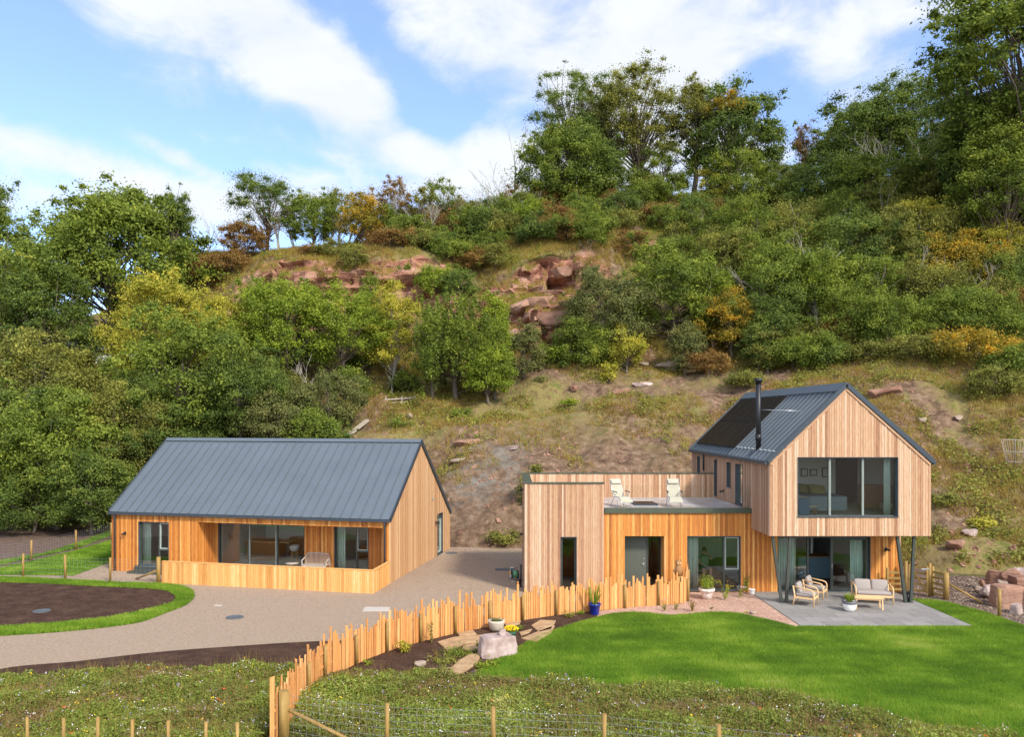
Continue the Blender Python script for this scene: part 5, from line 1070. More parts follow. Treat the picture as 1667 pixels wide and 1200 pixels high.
m=MB(); m.M=FM; p=Vector((FB[0][0]-.17,FB[0][1],0)); m.hexa([p,p+Vector((.10,0,0)),p+Vector((.10,.03,0)),p+Vector((0,.03,0))],[p+Vector((0,0,1.42)),p+Vector((.10,0,1.46)),p+Vector((.10,.03,1.46)),p+Vector((0,.03,1.42))],.7); m.build('picket',MAT['timber_fence'],fence)
# carved wooden bird on the last post of the picket fence
x,y=gr(1106,983); y+=.15; zc=1.02; ow=thing('wood_carving','brown carved wooden owl on the tallest post at the end of the picket fence','carving',(x,y,0))
s=MB(); s.tube([(0,0,0),(0,0,zc)],[.10,.095],10); s.build('plinth_post',MAT['timber_post'],ow)
s=MB(); s.lathe([(.06,zc),(.13,zc+.06),(.155,zc+.2),(.13,zc+.34),(.10,zc+.40),(.125,zc+.47),(.115,zc+.55),(.05,zc+.60),(0,zc+.60)],(0,0,0),14); s.tube([(-.07,-.02,zc+.57),(-.09,-.02,zc+.66)],[.035,.006],6); s.tube([(.07,-.02,zc+.57),(.09,-.02,zc+.66)],[.035,.006],6)
s.tube([(-.13,0,zc+.32),(-.165,.0,zc+.18),(-.11,.02,zc+.04)],[.03,.05,.02],6); s.tube([(.13,0,zc+.32),(.165,.0,zc+.18),(.11,.02,zc+.04)],[.03,.05,.02],6); body=s.build('body',MAT['cabinet_wood'],ow)
for sx in (-1,1): s=MB(); s.tube([(sx*.045,-.105,zc+.49),(sx*.045,-.13,zc+.49)],[.03,.02],8); s.build('eye',MAT['timber_pale'],body)
# ---------------------------------------------------------------- wire fences
def wire_fence(name,label,posts,hgt,pr,hor,dx,group=None,strut=None,wire=True,zb=0,first_big=False,wr=.003):
    o=thing(name,label,'fence',(posts[0][0],posts[0][1],0),0,group); M=Matrix.Translation((-posts[0][0],-posts[0][1],0)); rr=random.Random(3)
    P=[Vector((x,y,zb if len(q)==0 else q[0])) for x,y,*q in posts]
    for i,p in enumerate(P):
        m=MB(); m.M=M; big=(first_big and i==0); m.tube([p,p+Z3*(hgt+rr.uniform(.02,.1)+(.1 if big else 0))+Vector((rr.uniform(-.02,.02),0,0))],pr*(1.7 if big else 1),9); m.build('post',MAT['timber_post'],o)
    if wire:
        m=MB(); m.M=M
        for a,c in zip(P,P[1:]):
            L_=(c-a).length; sag=.012*L_
            for k in range(hor+1):
                z=hgt*.06+hgt*.92*(k/hor)**.85; m.tube([a+Z3*z,a.lerp(c,.5)+Z3*(z-sag*.4),c+Z3*z],wr,3,cap=False)
            nn_=int(L_/dx)
            for k in range(1,nn_): q=a.lerp(c,k/nn_); m.tube([q+Z3*hgt*.06,q+Z3*hgt*.97],wr*.8,3,cap=False)
        m.build('wire_mesh',MAT['galvanised'],o)
    if strut:
        m=MB(); m.M=M; m.tube(strut,.045,8); m.build('strut',MAT['timber_post'],o)
    return o
p0=Vector((*gr(466,1213),0))
wy=lambda px,py: gr(px,py,1.08)
st=[(p0.x+.02,p0.y)]+[wy(630,1150),wy(804,1157),wy(983,1165),wy(1171,1184),(wy(1171,1184)[0]+2.4,wy(1171,1184)[1]-.6)]
wire_fence('wire_fence','wire mesh stock fence in front of the right hand flower meadow','x' and [(a,c) for a,c in st],1.08,.045,6,.15,strut=[p0+Vector((.05,0,.75)),p0+Vector((1.75,-.25,.02))])
# short stakes on the left
for i,(px,py) in enumerate([(45,1168),(103.5,1170),(158.5,1168),(216,1172),(274,1174),(334.6,1176),(387,1177)]):
    x,y=gr(px,py,1.0); s=MB(); s.tube([(0,0,0),(.01*(i%3-1),0,1.0)],.033,9,r=.3+.1*i); o=s.build('fence_stake',MAT['timber_post']); o.location=(x,y,0); tag(o,'round timber stake standing in the left wildflower meadow','stake','row of stakes at the bottom left')
a=[gr(*p) for p in ((-60,938),(37.5,939),(106.5,943.5),(179.4,948),(258,951))]
bp0=Vector((*a[-1],0))
wire_fence('wire_fence','wire mesh fence from the field to the cabin balustrade','a' and a[::-1],1.0,.05,6,.2,first_big=True,strut=[bp0+Vector((-.1,0,.55)),bp0+Vector((-1.35,.9,.03))])
a=[gr(*p) for p in ((-60,930),(51,915),(124,896),(181,880))]
wire_fence('wire_fence','wire mesh fence up behind the left lawn beside the bare field',a,1.0,.05,6,.2)
# gate and fences at the right
gx,gy_=gr(1478,968); g2x,g2y=gr(1512,972); g3x,g3y=gr(1536,977)
def slat_panel(m,a,c,zs,th=.022,w=.085,rr=random.Random(2)):
    for z in zs: m.bar(Vector((*a,z)),Vector((*c,z)),th,w,rr.random())
gt_=thing('timber_gate','small slatted timber field gate with diagonal brace beside the paved terrace','gate',(gx,gy_,0)); GM=Matrix.Translation((-gx,-gy_,0))
m=MB(); m.M=GM; slat_panel(m,(gx+.05,gy_),(g2x-.05,g2y),(.2,.45,.68,.9,1.12)); m.bar((gx+.1,gy_-.03,1.05),(g2x-.1,g2y-.03,.22),.03,.07); m.bar((gx+.05,gy_-.025,.1),(gx+.05,gy_-.025,1.2),.08,.03);m.bar((g2x-.07,g2y-.025,.1),(g2x-.07,g2y-.025,1.2),.08,.03); m.build('gate_leaf',MAT['timber_post'],gt_)
for xx,yy in ((gx-.08,gy_),(g2x+.04,g2y)): m=MB(); m.M=GM; m.tube([(xx,yy,0),(xx,yy,1.32)],.06,10); m.build('gate_post',MAT['timber_post'],gt_)
m=MB(); m.M=GM; m.bar((g2x-.32,g2y-.05,1.1),(g2x-.02,g2y-.05,1.1),.012,.05); m.build('hinge',MAT['galvanised'],gt_)
f2=thing('slatted_fence','short slatted timber fence panel right of the small field gate','fence',(g2x,g2y,0)); GM=Matrix.Translation((-g2x,-g2y,0))
m=MB(); m.M=GM; slat_panel(m,(g2x+.14,g2y),(g3x,g3y),(.15,.36,.57,.78,.99)); m.build('slats',MAT['timber_post'],f2)
for xx,r_ in ((g2x+.16,.05),(g3x+.1,.10)): m=MB(); m.M=GM; m.tube([(xx,g3y if xx>g3x else g2y,0),(xx,g3y if xx>g3x else g2y,1.2 if r_<.09 else 1.05)],r_,12); m.build('post',MAT['timber_post'],f2)
m=MB(); m.M=GM; m.tube([(g3x+.2,g3y,.62),(g3x+1.05,g3y-.75,.04)],.045,8); m.build('strut',MAT['timber_post'],f2)
f3=thing('slatted_fence','slatted timber fence panel half hidden behind the raking steel legs','fence',(gx-.9,gy_,0)); GM=Matrix.Translation((-gx+.9,-gy_,0))
m=MB(); m.M=GM; slat_panel(m,(gx-.75,gy_+.02),(gx-.15,gy_),(.2,.42,.64,.86)); m.build('slats',MAT['timber_post'],f3)
m=MB(); m.M=GM; m.tube([(gx-.8,gy_+.04,0),(gx-.8,gy_+.04,1.05)],.05,10); m.build('post',MAT['timber_post'],f3)
a=[gr(1539,978),gr(1627,1004.5),(gr(1700,1030)[0],gr(1700,1030)[1])]
wire_fence('wire_fence','wire mesh fence between the lawn and the boulder pile',a[1:],.95,.06,5,.2)
# wire tree guard on the slope
Yg=hit(1651,764); x=(1651-CX)/FPX*Yg; z=ground_z(x,Yg); o=thing('tree_guard','flared wire guard round a sapling on the right slope','tree guard',(x,Yg,z))
s=MB()
for k in range(14): a_=k*math.tau/14; s.tube([(.28*math.cos(a_),.28*math.sin(a_),0),(.62*math.cos(a_),.62*math.sin(a_),1.6)],.010,4)
for q,zz in ((.62,1.6),(.48,.95),(.36,.4)): s.tube([(q*math.cos(k*math.tau/16),q*math.sin(k*math.tau/16),zz) for k in range(17)],.013,4)
s.build('wire_cage',MAT['timber_grey'],o); s=MB(); s.tube([(0,0,0),(.03,0,1.7)],.02,6); sp2=s.build('sapling_stem',MAT['bark'],o)
# ---------------------------------------------------------------- rocks
def rock(label,px,py,w,h,mat='rock_red',Y=None,seed=1,d=None,name='boulder',cat='boulder',group=None,rot=0,z=None,flatk=.55,tilt=0,boxy=False):
    rr=random.Random(seed)
    if Y is None: x,y=gr(px,py)
    else: x=(px-CX)/FPX*Y; y=Y
    zz=(ground_z(x,y) if Y else 0) if z is None else z
    d=d or w*.7; b=MB(); import bmesh
    bm=bmesh.new(); bmesh.ops.create_icosphere(bm,subdivisions=3,radius=1)
    planes=[(Vector((rr.gauss(0,1),rr.gauss(0,1),rr.gauss(0,.8))).normalized(),rr.uniform(.52,.8)) for _ in range(11)]
    planes+=[(Vector((rr.uniform(-.15,.15),rr.uniform(-.15,.15),1)).normalized(),flatk)]
    if boxy: planes=[(Vector(n_).normalized(),dd) for n_,dd in (((1,.05,.15),.62),((-1,.1,.1),.62),((0,1,.1),.55),((.1,-1,.12),.55),((.05,.03,1),.5),((0,0,-1),.6),((-1,-1,.3),.72),((1,-.9,-.2),.78),((-.6,.1,1),.66))]
    for v in bm.verts:
        for n_,dd in planes:
            q=v.co.dot(n_)
            if q>dd: v.co-=n_*(q-dd)
        v.co*=1+.05*noise.noise(v.co*3+Vector((seed,0,0)))
    me=bpy.data.meshes.new(name); bm.to_mesh(me); bm.free()
    xs=[v.co.x for v in me.vertices];ys=[v.co.y for v in me.vertices];zs=[v.co.z for v in me.vertices]
    for v in me.vertices: v.co=Vector((((v.co.x-min(xs))/(max(xs)-min(xs))-.5)*w,((v.co.y-min(ys))/(max(ys)-min(ys))-.5)*d,(v.co.z-min(zs))/(max(zs)-min(zs))*h-.12*h))
    a_=me.attributes.new('rnd','FLOAT','FACE'); a_.data.foreach_set('value',[rr.random()]*len(me.polygons))
    me.materials.append(MAT[mat]); o=bpy.data.objects.new(name,me); put(o); o.location=(x,y,zz); o.rotation_euler=(tilt,0,rot); tag(o,label,cat,group); return o
rock('large squared pinkish boulder standing among the flagstones','x' and 810,1066,1.2,.66,'boulder_pink',seed=12,d=.8,rot=.35,boxy=True)
bx_,by_=gr(812,1064)
rock('small stone balanced on top of the large garden boulder',0,0,.22,.18,'boulder_pink',Y=None,seed=9,z=.53) if False else None
o=rock('small stone balanced on top of the large garden boulder',818,1066,.24,.20,'boulder_pink',seed=9,z=.56,name='stone',cat='stone'); o.location.y+=.08
for i,(px,py,w,h,mt,lb) in enumerate([(1640,988,1.15,.95,'rock_red','largest reddish boulder at the front of the pile'),(1607,974,.75,.6,'boulder_pink','pinkish boulder at the left end of the pile'),(1662,974,1.1,1.0,'rock_red','boulder behind the largest one in the pile'),
  (1624,962,.9,.95,'rock_red','red boulder at the back left of the pile'),(1668,964,.9,1.1,'boulder_pink','pale topped boulder crowning the pile'),(1645,964,.9,1.05,'rock_red','red slab leaning at the top of the boulder pile'),(1632,975,.6,.8,'rock_pale','pale stone wedged in the middle of the pile'),
  (1592,966,.4,.3,'rock_pale','small pale stone left of the boulder pile'),(1690,992,1.1,.8,'rock_red','boulder at the right edge of the photo'),(1605,960,.5,.5,'rock_red','small red stone at the back of the pile'),(1655,999,.5,.4,'boulder_pink','small pink stone at the foot of the largest boulder')]):
    rock(lb,px,py,w,h,mt,seed=50+i,rot=i*.7,boxy=(i%2==0))
for i,(px,pyy,w,h,d,mt,lb,rt) in enumerate([(1104,597,2.1,.95,1.2,'rock_pale','larger pale fallen slab below the sallows',.25),(1078,599,1.15,.5,.8,'rock_pale','smaller pale fallen slab left of the larger one',.3),(1048,595,.9,.35,.7,'rock_pale','half buried pale slab left of the fallen pair',0),
  (935,637,.7,.6,.6,'rock_red','rounded red boulder on the slope left of centre',0),(1012,640,1.3,.55,.9,'rock_red','dark red boulder among the outcrops',.5),
  (1045,627,1.6,.45,.9,'boulder_pink','pale pink ledge above the bedrock ledge',.2),
  (640,631,1.0,.6,.5,'rock_pale','pale squared stones at the top of the sleeper path',0),(668,681,.4,.5,.4,'rock_pale','small upright white stone on the bank',0),(745,753,1.1,.35,.5,'rock_pale','row of pale stones beside the cabin gable',0),(835,732,.8,.3,.5,'boulder_pink','pale stone above the parapet on the talus',0),
  (1150,760,1.6,.5,.7,'rock_red','dark flat rock on the talus left of the upper storey',0),(760,722,1.6,.4,.8,'rock_red','reddish ledge above the pale stone row',.1),
  (1560,684,.5,.4,.4,'rock_pale','pale stone right of the roof on the slope',0),(1502,688,.55,.4,.4,'rock_pale','pale triangular stone near the roof edge',0),(1442,640,2.0,.6,1.,'rock_red','bare reddish rock patch right of the apex',0),(1556,893,.9,.5,.6,'rock_red','bare red rock face right of the cantilever',0),(1578,872,.8,.4,.6,'boulder_pink','weathered rock above the stony ground',.4)]):
    Y=hit(px,pyy)
    q_=rock(lb,px,0,w*(1.15 if w>1.2 else 1),h*(1.15 if w>1.2 else .9),mt,Y=Y,seed=100+i,d=d*(.8 if w>1.2 else 1),rot=rt,name='outcrop',cat='rock',tilt=.10 if 'slab' not in lb else .3,flatk=.35); q_.location.z-=h*(.42 if w>1.2 else .05); q_.rotation_euler.y=-.12
# broken crag blocks on the cliff
rr=random.Random(9)
for i in range(14):
    px=rr.uniform(850,945); Yc=rr.uniform(66.0,70.8); x=(px-CX)/FPX*Yc; z=ground_z(x,Yc); w=rr.uniform(1.6,3.6)
    q_=rock('jagged red sandstone block in the broken crag',px,0,w,rr.uniform(.6,1.3),'rock_red',Y=Yc,seed=200+i,d=w*.8,rot=rr.uniform(-.3,.3),name='crag_block',cat='rock',group='blocks of the broken crag',flatk=.3); q_.location.z-=.35; q_.rotation_euler.y=rr.uniform(-.35,.1); q_.location.y+=.4
# flagstones
for i,(pts,lb) in enumerate([([(865,1021),(880,1012),(905,1013),(897,1027),(878,1032)],'upper squarish flagstone by the pots'),([(848,1042),(868,1034),(903,1021),(898,1033),(872,1048)],'long curved flagstone beside the lawn edge'),
   ([(712,1048),(740,1040),(812,1034),(806,1043),(760,1050),(728,1062)],'long flagstone running towards the stone pot'),([(744,1033),(770,1029),(776,1035),(748,1038)],'small flagstone against the fence'),([(755,1054),(800,1044),(786,1056),(770,1062),(752,1060)],'flagstone left of the boulder'),
   ([(748,1078),(765,1068),(783,1068),(777,1083),(744,1104),(700,1101),(696,1092),(735,1090)],'large bent flagstone nearest the meadow'),([(822,1018),(848,1013),(846,1018),(824,1023)],'thin flagstone behind the yellow flowers'),([(845,1032),(866,1027),(862,1032),(848,1037)],'small flagstone between the larger pair')]):
    s=MB(); P_=grn(pts); cx_=sum(p[0] for p in P_)/len(P_); cy_=sum(p[1] for p in P_)/len(P_); q=[(x-cx_,y-cy_) for x,y in P_]; s.prism(q,0,.045); o=s.build('flagstone',MAT['flagstone'],bevel=.008); o.location=(cx_,cy_,.012); tag(o,lb,'flagstone','flagstones in the garden bed')
# manhole covers, slab, stones on the drive
def disc(label,px,py,r,mat='manhole',z=.006,sq=None,name='manhole_cover',cat='manhole cover',zb=0):
    x,y=gr(px,py); s=MB()
    if sq: s.box(-sq[0]/2,sq[0]/2,-sq[1]/2,sq[1]/2,0,.02); s.box(-sq[0]/2+.06,sq[0]/2-.06,-sq[1]/2+.06,sq[1]/2-.06,.0202,.026)
    else: s.lathe([(r,0),(r,.02),(r*.92,.022),(r*.90,.016),(0,.018)],(0,0,0),28); s.box(-r*.5,-r*.3,-.02,.02,.018,.024)
    o=s.build(name,MAT[mat]); o.location=(x,y,z+zb); return tag(o,label,cat)
disc('dark round manhole cover in the gravel drive',382,1006,.30); disc('dark round cover in the brown soil bed',68,997,.30,zb=.028); disc('round drain cover by the cabin gable',735,901,.30); disc('grey square drain cover beside the hose reel',822,928,.3,sq=(.9,.5))
disc('pale square stone slab lying on the gravel drive',613,993,.3,'white_slab',sq=(.95,.62),name='stone_slab',cat='slab'); disc('small white stone on the gravel drive',355,987,.12,'white_slab',sq=(.28,.16),name='stone',cat='stone')
# ---------------------------------------------------------------- pots and garden plants
def potplant(label,px,py,prof,mat,leaf,n,R_,H_,ls=.05,rim=None,z=0,style='bush',flower=None,seed=1,mat2='potting_soil',dy=0):
    x,y=gr(px,py,z); y+=dy; o=thing('potted_plant',label,'potted plant',(x,y,z)); s=MB(); s.lathe(prof,(0,0,0),22); p=s.build('pot',MAT[mat],o); top=max(q[1] for q in prof); ri=[q[0] for q in prof if q[1]>top-.02][0]
    s=MB(); s.lathe([(ri-.02,top-.05),(0,top-.045)],(0,0,0),18); s.build('soil',MAT[mat2],o)
    if rim: s=MB(); s.lathe([(ri+.005,top-.09),(ri+.02,top-.085),(ri+.02,top+.005),(ri-.02,top+.006),(ri-.022,top-.03)],(0,0,0),22); s.build('rim',MAT[rim],o)
    g=np.random.default_rng(seed)
    if style=='spiky':
        n_=n; a_=g.uniform(0,6.28,n_); b=MB()
        for k in range(n_):
            l=g.uniform(.5,1)*H_; d=Vector((math.cos(a_[k])*R_*g.uniform(.2,1),math.sin(a_[k])*R_*g.uniform(.2,1),l)); w_=Vector((-math.sin(a_[k]),math.cos(a_[k]),0))*(.028 if n_<20 else .012); p0=Vector((math.cos(a_[k])*.05,math.sin(a_[k])*.05,top-.05)); m_=p0+d*.6+Z3*.05; e_=p0+d; r=float(g.uniform())
            i=[b.V(q) for q in (p0-w_,p0+w_,m_+w_,m_-w_,e_)]; b.face((i[0],i[1],i[2],i[3]),r); b.face((i[3],i[2],i[4]),r)
        b.build('foliage',MAT[leaf],o)
    else:
        C=g.normal(size=(n,3)); C/=np.linalg.norm(C,axis=1,keepdims=True); C*=(g.uniform(0,1,n)**.4)[:,None]; C[:,2]=C[:,2]*.5+.5; q=C*np.array([R_,R_,H_])*(.75+.4*np.abs(np.sin(C[:,0]*7+seed)*np.cos(C[:,1]*6)))[:,None]; q[:,2]+=top-.06
        plant_mesh('foliage',o,q,C+g.normal(0,.5,(n,3))+np.array([0,0,.4]),g.uniform(.6,1.3,n)*ls,g.uniform(.1,1,n),leaf)
        s=MB()
        for k in range(5): s.tube([(0,0,top-.05),(q[k][0]*.6,q[k][1]*.6,q[k][2])],.006,4)
        s.build('stem',MAT['bark'],o)
    if flower:
        k=flower[1]; a_=g.uniform(0,6.28,k); rr_=g.uniform(0,1,k)**.5; C=np.c_[np.cos(a_)*rr_*R_,np.sin(a_)*rr_*R_,top-.05+H_*(1-.4*rr_**2)]; plant_mesh('flowers',o,C,g.normal(0,.4,(k,3))+np.array([0,0,1]),g.uniform(.015,.03,k),g.uniform(0,1,k),flower[0],.9)
    return o
taper=lambda r0,r1,h,t=.025:[(r0,0),(r0+(r1-r0)*.5,h*.5),(r1,h-.06),(r1+.015,h-.055),(r1+.015,h),(r1-t,h),(r1-t,h-.12)]
potplant('glossy royal blue pot with a tall strappy plant beside the picket fence',968,1001,[(.14,0),(.15,.02),(.21,.34),(.235,.36),(.235,.40),(.20,.40),(.19,.30)],'blue_glaze','leaf_bright',12,.45,.8,style='spiky',seed=3)
potplant('whitewashed terracotta pot with a green shrub in front of the big ground floor window',1150.5,976,taper(.17,.27,.42),'terracotta_white','leaf_bright',750,.36,.62,.035,rim='terracotta_white',seed=5)
potplant('small white pot against the golden wall with climber beside it',1224,969,taper(.085,.11,.24),'white_ceramic','leaf_mid',30,.09,.12,.02,seed=6)
potplant('white egg shaped planter of spiky grass on the paved terrace',1383,995,[(.13,.0),(.20,.06),(.235,.20),(.24,.33),(.235,.36),(.20,.36),(.19,.30)],'white_ceramic','leaf_bright',110,.26,.36,style='spiky',rim='grey_rim',seed=7,z=.036)
potplant('pale stone bowl of succulents against the picket fence',808,1028,[(.15,0),(.24,.12),(.27,.30),(.285,.36),(.24,.37),(.22,.30)],'stone_pot','leaf_blue',260,.24,.14,.03,seed=8)
potplant('dark green plastic pot of bright yellow flowers behind the boulder',832,1040,taper(.11,.15,.22),'green_plastic','leaf_bright',260,.24,.24,.025,flower=('petal_yellow',420),seed=9)
def herb(label,px,py,R_,H_,n,leaf,ls=.03,flower=None,seed=1,z=0,name='garden_plant',cat='plant',stems=6,zf=0):
    x,y=gr(px,py,z); g=np.random.default_rng(seed); o=thing(name,label,cat,(x,y,z)); s=MB(); tips=[]
    for k in range(stems):
        a_=g.uniform(0,6.28); t=Vector((math.cos(a_)*R_*g.uniform(.3,1),math.sin(a_)*R_*g.uniform(.3,1),H_*g.uniform(.6,1))); s.tube([(0,0,0),t*.5+Z3*H_*.1,t],[.008,.006,.003],4,cap=False); tips.append(t)
    s.build('stem',MAT['dry_grass'],o)
    i=g.integers(0,stems,n); f=g.uniform(.15,1,n); C=np.array([tuple(tips[k]) for k in i])*f[:,None]+g.normal(0,R_*.22,(n,3))*np.array([1,1,.5]); C[:,2]=np.maximum(C[:,2],.01)
    plant_mesh('foliage',o,C,g.normal(0,.7,(n,3))+np.array([0,0,.7]),g.uniform(.6,1.3,n)*ls,g.uniform(.1,1,n),leaf)
    if flower: k=flower[1]; i=g.integers(0,stems,k); C=np.array([tuple(tips[j]) for j in i])+g.normal(0,R_*.25,(k,3)); plant_mesh('flowers',o,C,g.normal(0,.5,(k,3))+np.array([0,0,1]),g.uniform(.012,.024,k),g.uniform(0,1,k),flower[0],.9)
    return o
herb('yellow green shrub in the dark soil beside the fence',660,1063,.25,.36,420,'leaf_lime',.035,seed=1)
herb('slender blue green eucalyptus sapling against the fence',703,1048,.16,1.0,150,'leaf_blue',.03,seed=2,stems=3)
herb('small green seedling low by the fence near the meadow',598,1084,.16,.16,120,'leaf_bright',.03,seed=3)
herb('little green sprout at the foot of the fence',582,1094,.12,.13,70,'leaf_bright',.028,seed=4)
herb('tall flowering perennial in front of the glazing mullion',1180,978,.20,.80,260,'leaf_bright',.03,('petal_yellow',30),seed=5,stems=4)
herb('white flowered plant at the right corner of the big window',1205,974,.16,.50,150,'leaf_mid',.025,('petal_white',50),seed=6)
herb('dark climber growing up the golden wall by the white pot',1215,966,.16,.72,300,'leaf_mid',.03,seed=7)
herb('wispy grass clump at the end of the picket fence',1127,997,.16,.55,170,'leaf_brown',.022,('petal_violet',10),seed=8,stems=14)
herb('tuft of grass in the pink gravel near the fence end',1100,994,.14,.30,130,'leaf_olive',.022,seed=9)
herb('green plant in the pink gravel below the fence',1082,996,.18,.42,130,'leaf_mid',.022,('petal_violet',8),seed=10)
herb('tiny plant in the pink gravel between pot and lawn',1158,993,.10,.14,60,'leaf_mid',.02,seed=11)
herb('small yellowish plant at the lawn tip near the terrace',1216,999,.09,.10,60,'leaf_lime',.02,seed=12)
herb('olive seedling clump at the fence foot left of the blue pot',924,1006,.28,.24,200,'leaf_olive',.03,seed=13)
herb('fresh green moss like clump beside the blue pot',946,1001,.16,.16,200,'leaf_bright',.025,seed=14)
herb('dry seed stalks in the soil by the garden bed plants',712,1072,.14,.25,40,'leaf_brown',.02,seed=15,stems=8)
herb('leafy creeper around the right foot of the boulder',790,1086,.42,.14,420,'leaf_bright',.04,seed=16)
herb('creeping plants between the flagstones left of the boulder',745,1066,.60,.12,700,'leaf_mid',.035,seed=17,stems=12)
herb('creeping plants along the bent flagstone',722,1078,.55,.11,520,'leaf_olive',.035,seed=18,stems=12)
herb('low green leaves in front of the bent flagstone',692,1100,.4,.12,260,'leaf_bright',.035,seed=19,stems=8)
herb('strappy green plant at the left side of the boulder',783,1056,.2,.2,180,'leaf_mid',.04,seed=20)
herb('green clump behind the pot of yellow flowers',846,1026,.18,.16,180,'leaf_mid',.03,seed=21)
herb('low plants along the lawn edge right of the boulder',838,1060,.35,.12,260,'leaf_olive',.03,seed=22,stems=10)
rock('small dark stone on the pink gravel near the terrace',1226,1001,.28,.14,'rock_pale',seed=61,name='stone',cat='stone')
rock('white rocky lump in the garden bed soil',684,1085,.35,.16,'rock_pale',seed=62,name='stone',cat='stone')
# ---------------------------------------------------------------- terrace furniture
def rails(pts,r,mat,name,parent,n=8): s=MB(); s.tube(pts,r,n,r=.5); return s.build(name,MAT[mat],parent)
def cushion(w,d,t,name,parent,loc,rot=(0,0,0),mat='cushion'):
    s=MB(); s.box(-w/2,w/2,-d/2,d/2,-t/2,t/2); o=s.build(name,MAT[mat],parent); b=o.modifiers.new('b','BEVEL'); b.width=t*.42; b.segments=4; o.data.polygons.foreach_set('use_smooth',[True]*6); o.location=loc; o.rotation_euler=rot; return o
def lounge_seat(label,x,y,rz,w,group,nm='armchair',cat='armchair'):
    o=thing(nm,label,cat,(x,y,.036),rz,group); d=.72
    for sx in (-1,1):
        X_=sx*w/2
        s=MB(); s.tube([(X_,-d/2,0),(X_,-d/2,.52),(X_,-d/2+.05,.60),(X_,-d/2+.14,.63),(X_,d/2-.02,.70)],[.024,.024,.024,.026,.026],8); s.build('armrest',MAT['timber_pale'],o)
        s=MB(); s.tube([(X_,d/2+.02,0),(X_,d/2-.04,.36),(X_,d/2+.02,.72)],.026,8); s.build('rear_leg',MAT['timber_pale'],o)
    s=MB(); s.bar((-w/2,-d/2+.01,.30),(w/2,-d/2+.01,.30),.035,.07); s.bar((-w/2,d/2-.05,.30),(w/2,d/2-.05,.30),.035,.07); s.bar((-w/2,-d/2,.30),(-w/2,d/2-.05,.30),.03,.065); s.bar((w/2,-d/2,.30),(w/2,d/2-.05,.30),.03,.065)
    for k in range(6): s.bar((-w/2,-d/2+.1+k*.1,.325),(w/2,-d/2+.1+k*.1,.325),.06,.015)
    s.bar((-w/2,d/2,.66),(w/2,d/2,.66),.03,.06); s.build('seat_frame',MAT['timber_pale'],o)
    cushion(w-.06,d-.08,.14,'seat_cushion',o,(0,-.02,.40)); k=1 if w<1 else 2
    for i in range(k):
        ww=(w-.08)/k; cushion(ww-.015,.15,.42,'back_cushion',o,(-(w-.08)/2+ww*(i+.5),d/2-.13,.62),(R(-14),0,R(random.Random(i).uniform(-2,2))))
    return o
ax,ay=gr(1316,989); lounge_seat('nearer pale wood armchair with grey cushions, left of the white planter',ax+.0,ay+.25,R(55),.62,'outdoor lounge set')
ax,ay=gr(1332,979); lounge_seat('farther pale wood armchair, tucked behind the nearer one',ax+.05,ay+.42,R(55),.62,'outdoor lounge set')
ax,ay=gr(1425,985); lounge_seat('two seat pale wood sofa with grey cushions in front of the sliding door',ax,ay+.25,R(-12),1.30,'outdoor lounge set','sofa','sofa')
ax,ay=gr(1415,992); o=thing('coffee_table','low pale wood slatted table in front of the two seat sofa','table',(ax-.05,ay-.02,.036),R(-12),'outdoor lounge set')
s=MB(); 
for k in range(6): s.box(-.5,.5,-.24+k*.081,-.24+k*.081+.076,.385,.41,.2+.1*k)
s.box(-.46,.46,-.2,-.17,.33,.384); s.box(-.46,.46,.17,.2,.33,.384); s.build('table_top',MAT['timber_pale'],o)
for sx in (-1,1):
    for sy_ in (-1,1): s=MB(); s.bar((sx*.45,sy_*.2,0),(sx*.44,sy_*.19,.384),.045,.045); s.build('leg',MAT['timber_pale'],o)
# black cat figure between the right legs
x,y=gr(1478,981); o=thing('cat_figure','small black sitting cat figure between the right hand raking columns','ornament',(x,y,.036))
s=MB(); s.lathe([(.07,0),(.09,.05),(.075,.16),(.045,.24),(.03,.27)],(0,.02,0),12); s.lathe([(.02,.26),(.05,.29),(.055,.33),(.035,.37),(0,.38)],(0,-.01,0),12); s.tube([(-.03,-.01,.36),(-.04,-.01,.42)],[.018,.003],5); s.tube([(.03,-.01,.36),(.04,-.01,.42)],[.018,.003],5); s.tube([(.07,.04,.02),(.15,.0,.03),(.17,-.06,.06)],[.018,.016,.010],6); s.build('body',MAT['black_plastic'],o)
# reclining garden chairs on the roof terrace
def recliner(label,px,Y,rz):
    x=(px-CX)/FPX*Y; o=thing('reclining_chair',label,'garden chair',(x,Y,3.30),rz,'recliners on the roof terrace')
    seat=[(-.62,.22),(-.30,.40),(.06,.40),(.22,.36),(.42,.72),(.60,1.10)]
    s=MB()
    for a_,c_ in zip(seat,seat[1:]): s.hexa([(-.24,a_[0],a_[1]),(.24,a_[0],a_[1]),(.24,c_[0],c_[1]),(-.24,c_[0],c_[1])],[(-.24,a_[0]-.0,a_[1]+.025),(.24,a_[0],a_[1]+.025),(.24,c_[0]-.01,c_[1]+.025),(-.24,c_[0]-.01,c_[1]+.025)])
    s.build('fabric',MAT['cream_fabric'],o); cushion(.46,.09,.2,'headrest',o,(0,.50,1.00),(R(-26),0,0),'cream_fabric')
    for sx in (-1,1):
        X_=sx*.29; s=MB(); s.tube([(sx*.25,p[0],p[1]) for p in seat],.013,6); s.tube([(X_,-.40,.015),(X_,.42,.015)],.013,6); s.tube([(X_,-.35,.015),(X_,-.18,.35),(X_,.15,.60)],.013,6); s.tube([(X_,.40,.015),(X_,.10,.35),(X_,-.18,.60)],.013,6); s.build('side_frame',MAT['steel'],o)
        s=MB(); s.bar((X_,-.22,.62),(X_,.22,.64),.055,.025); s.build('armrest',MAT['black_plastic'],o)
    return o
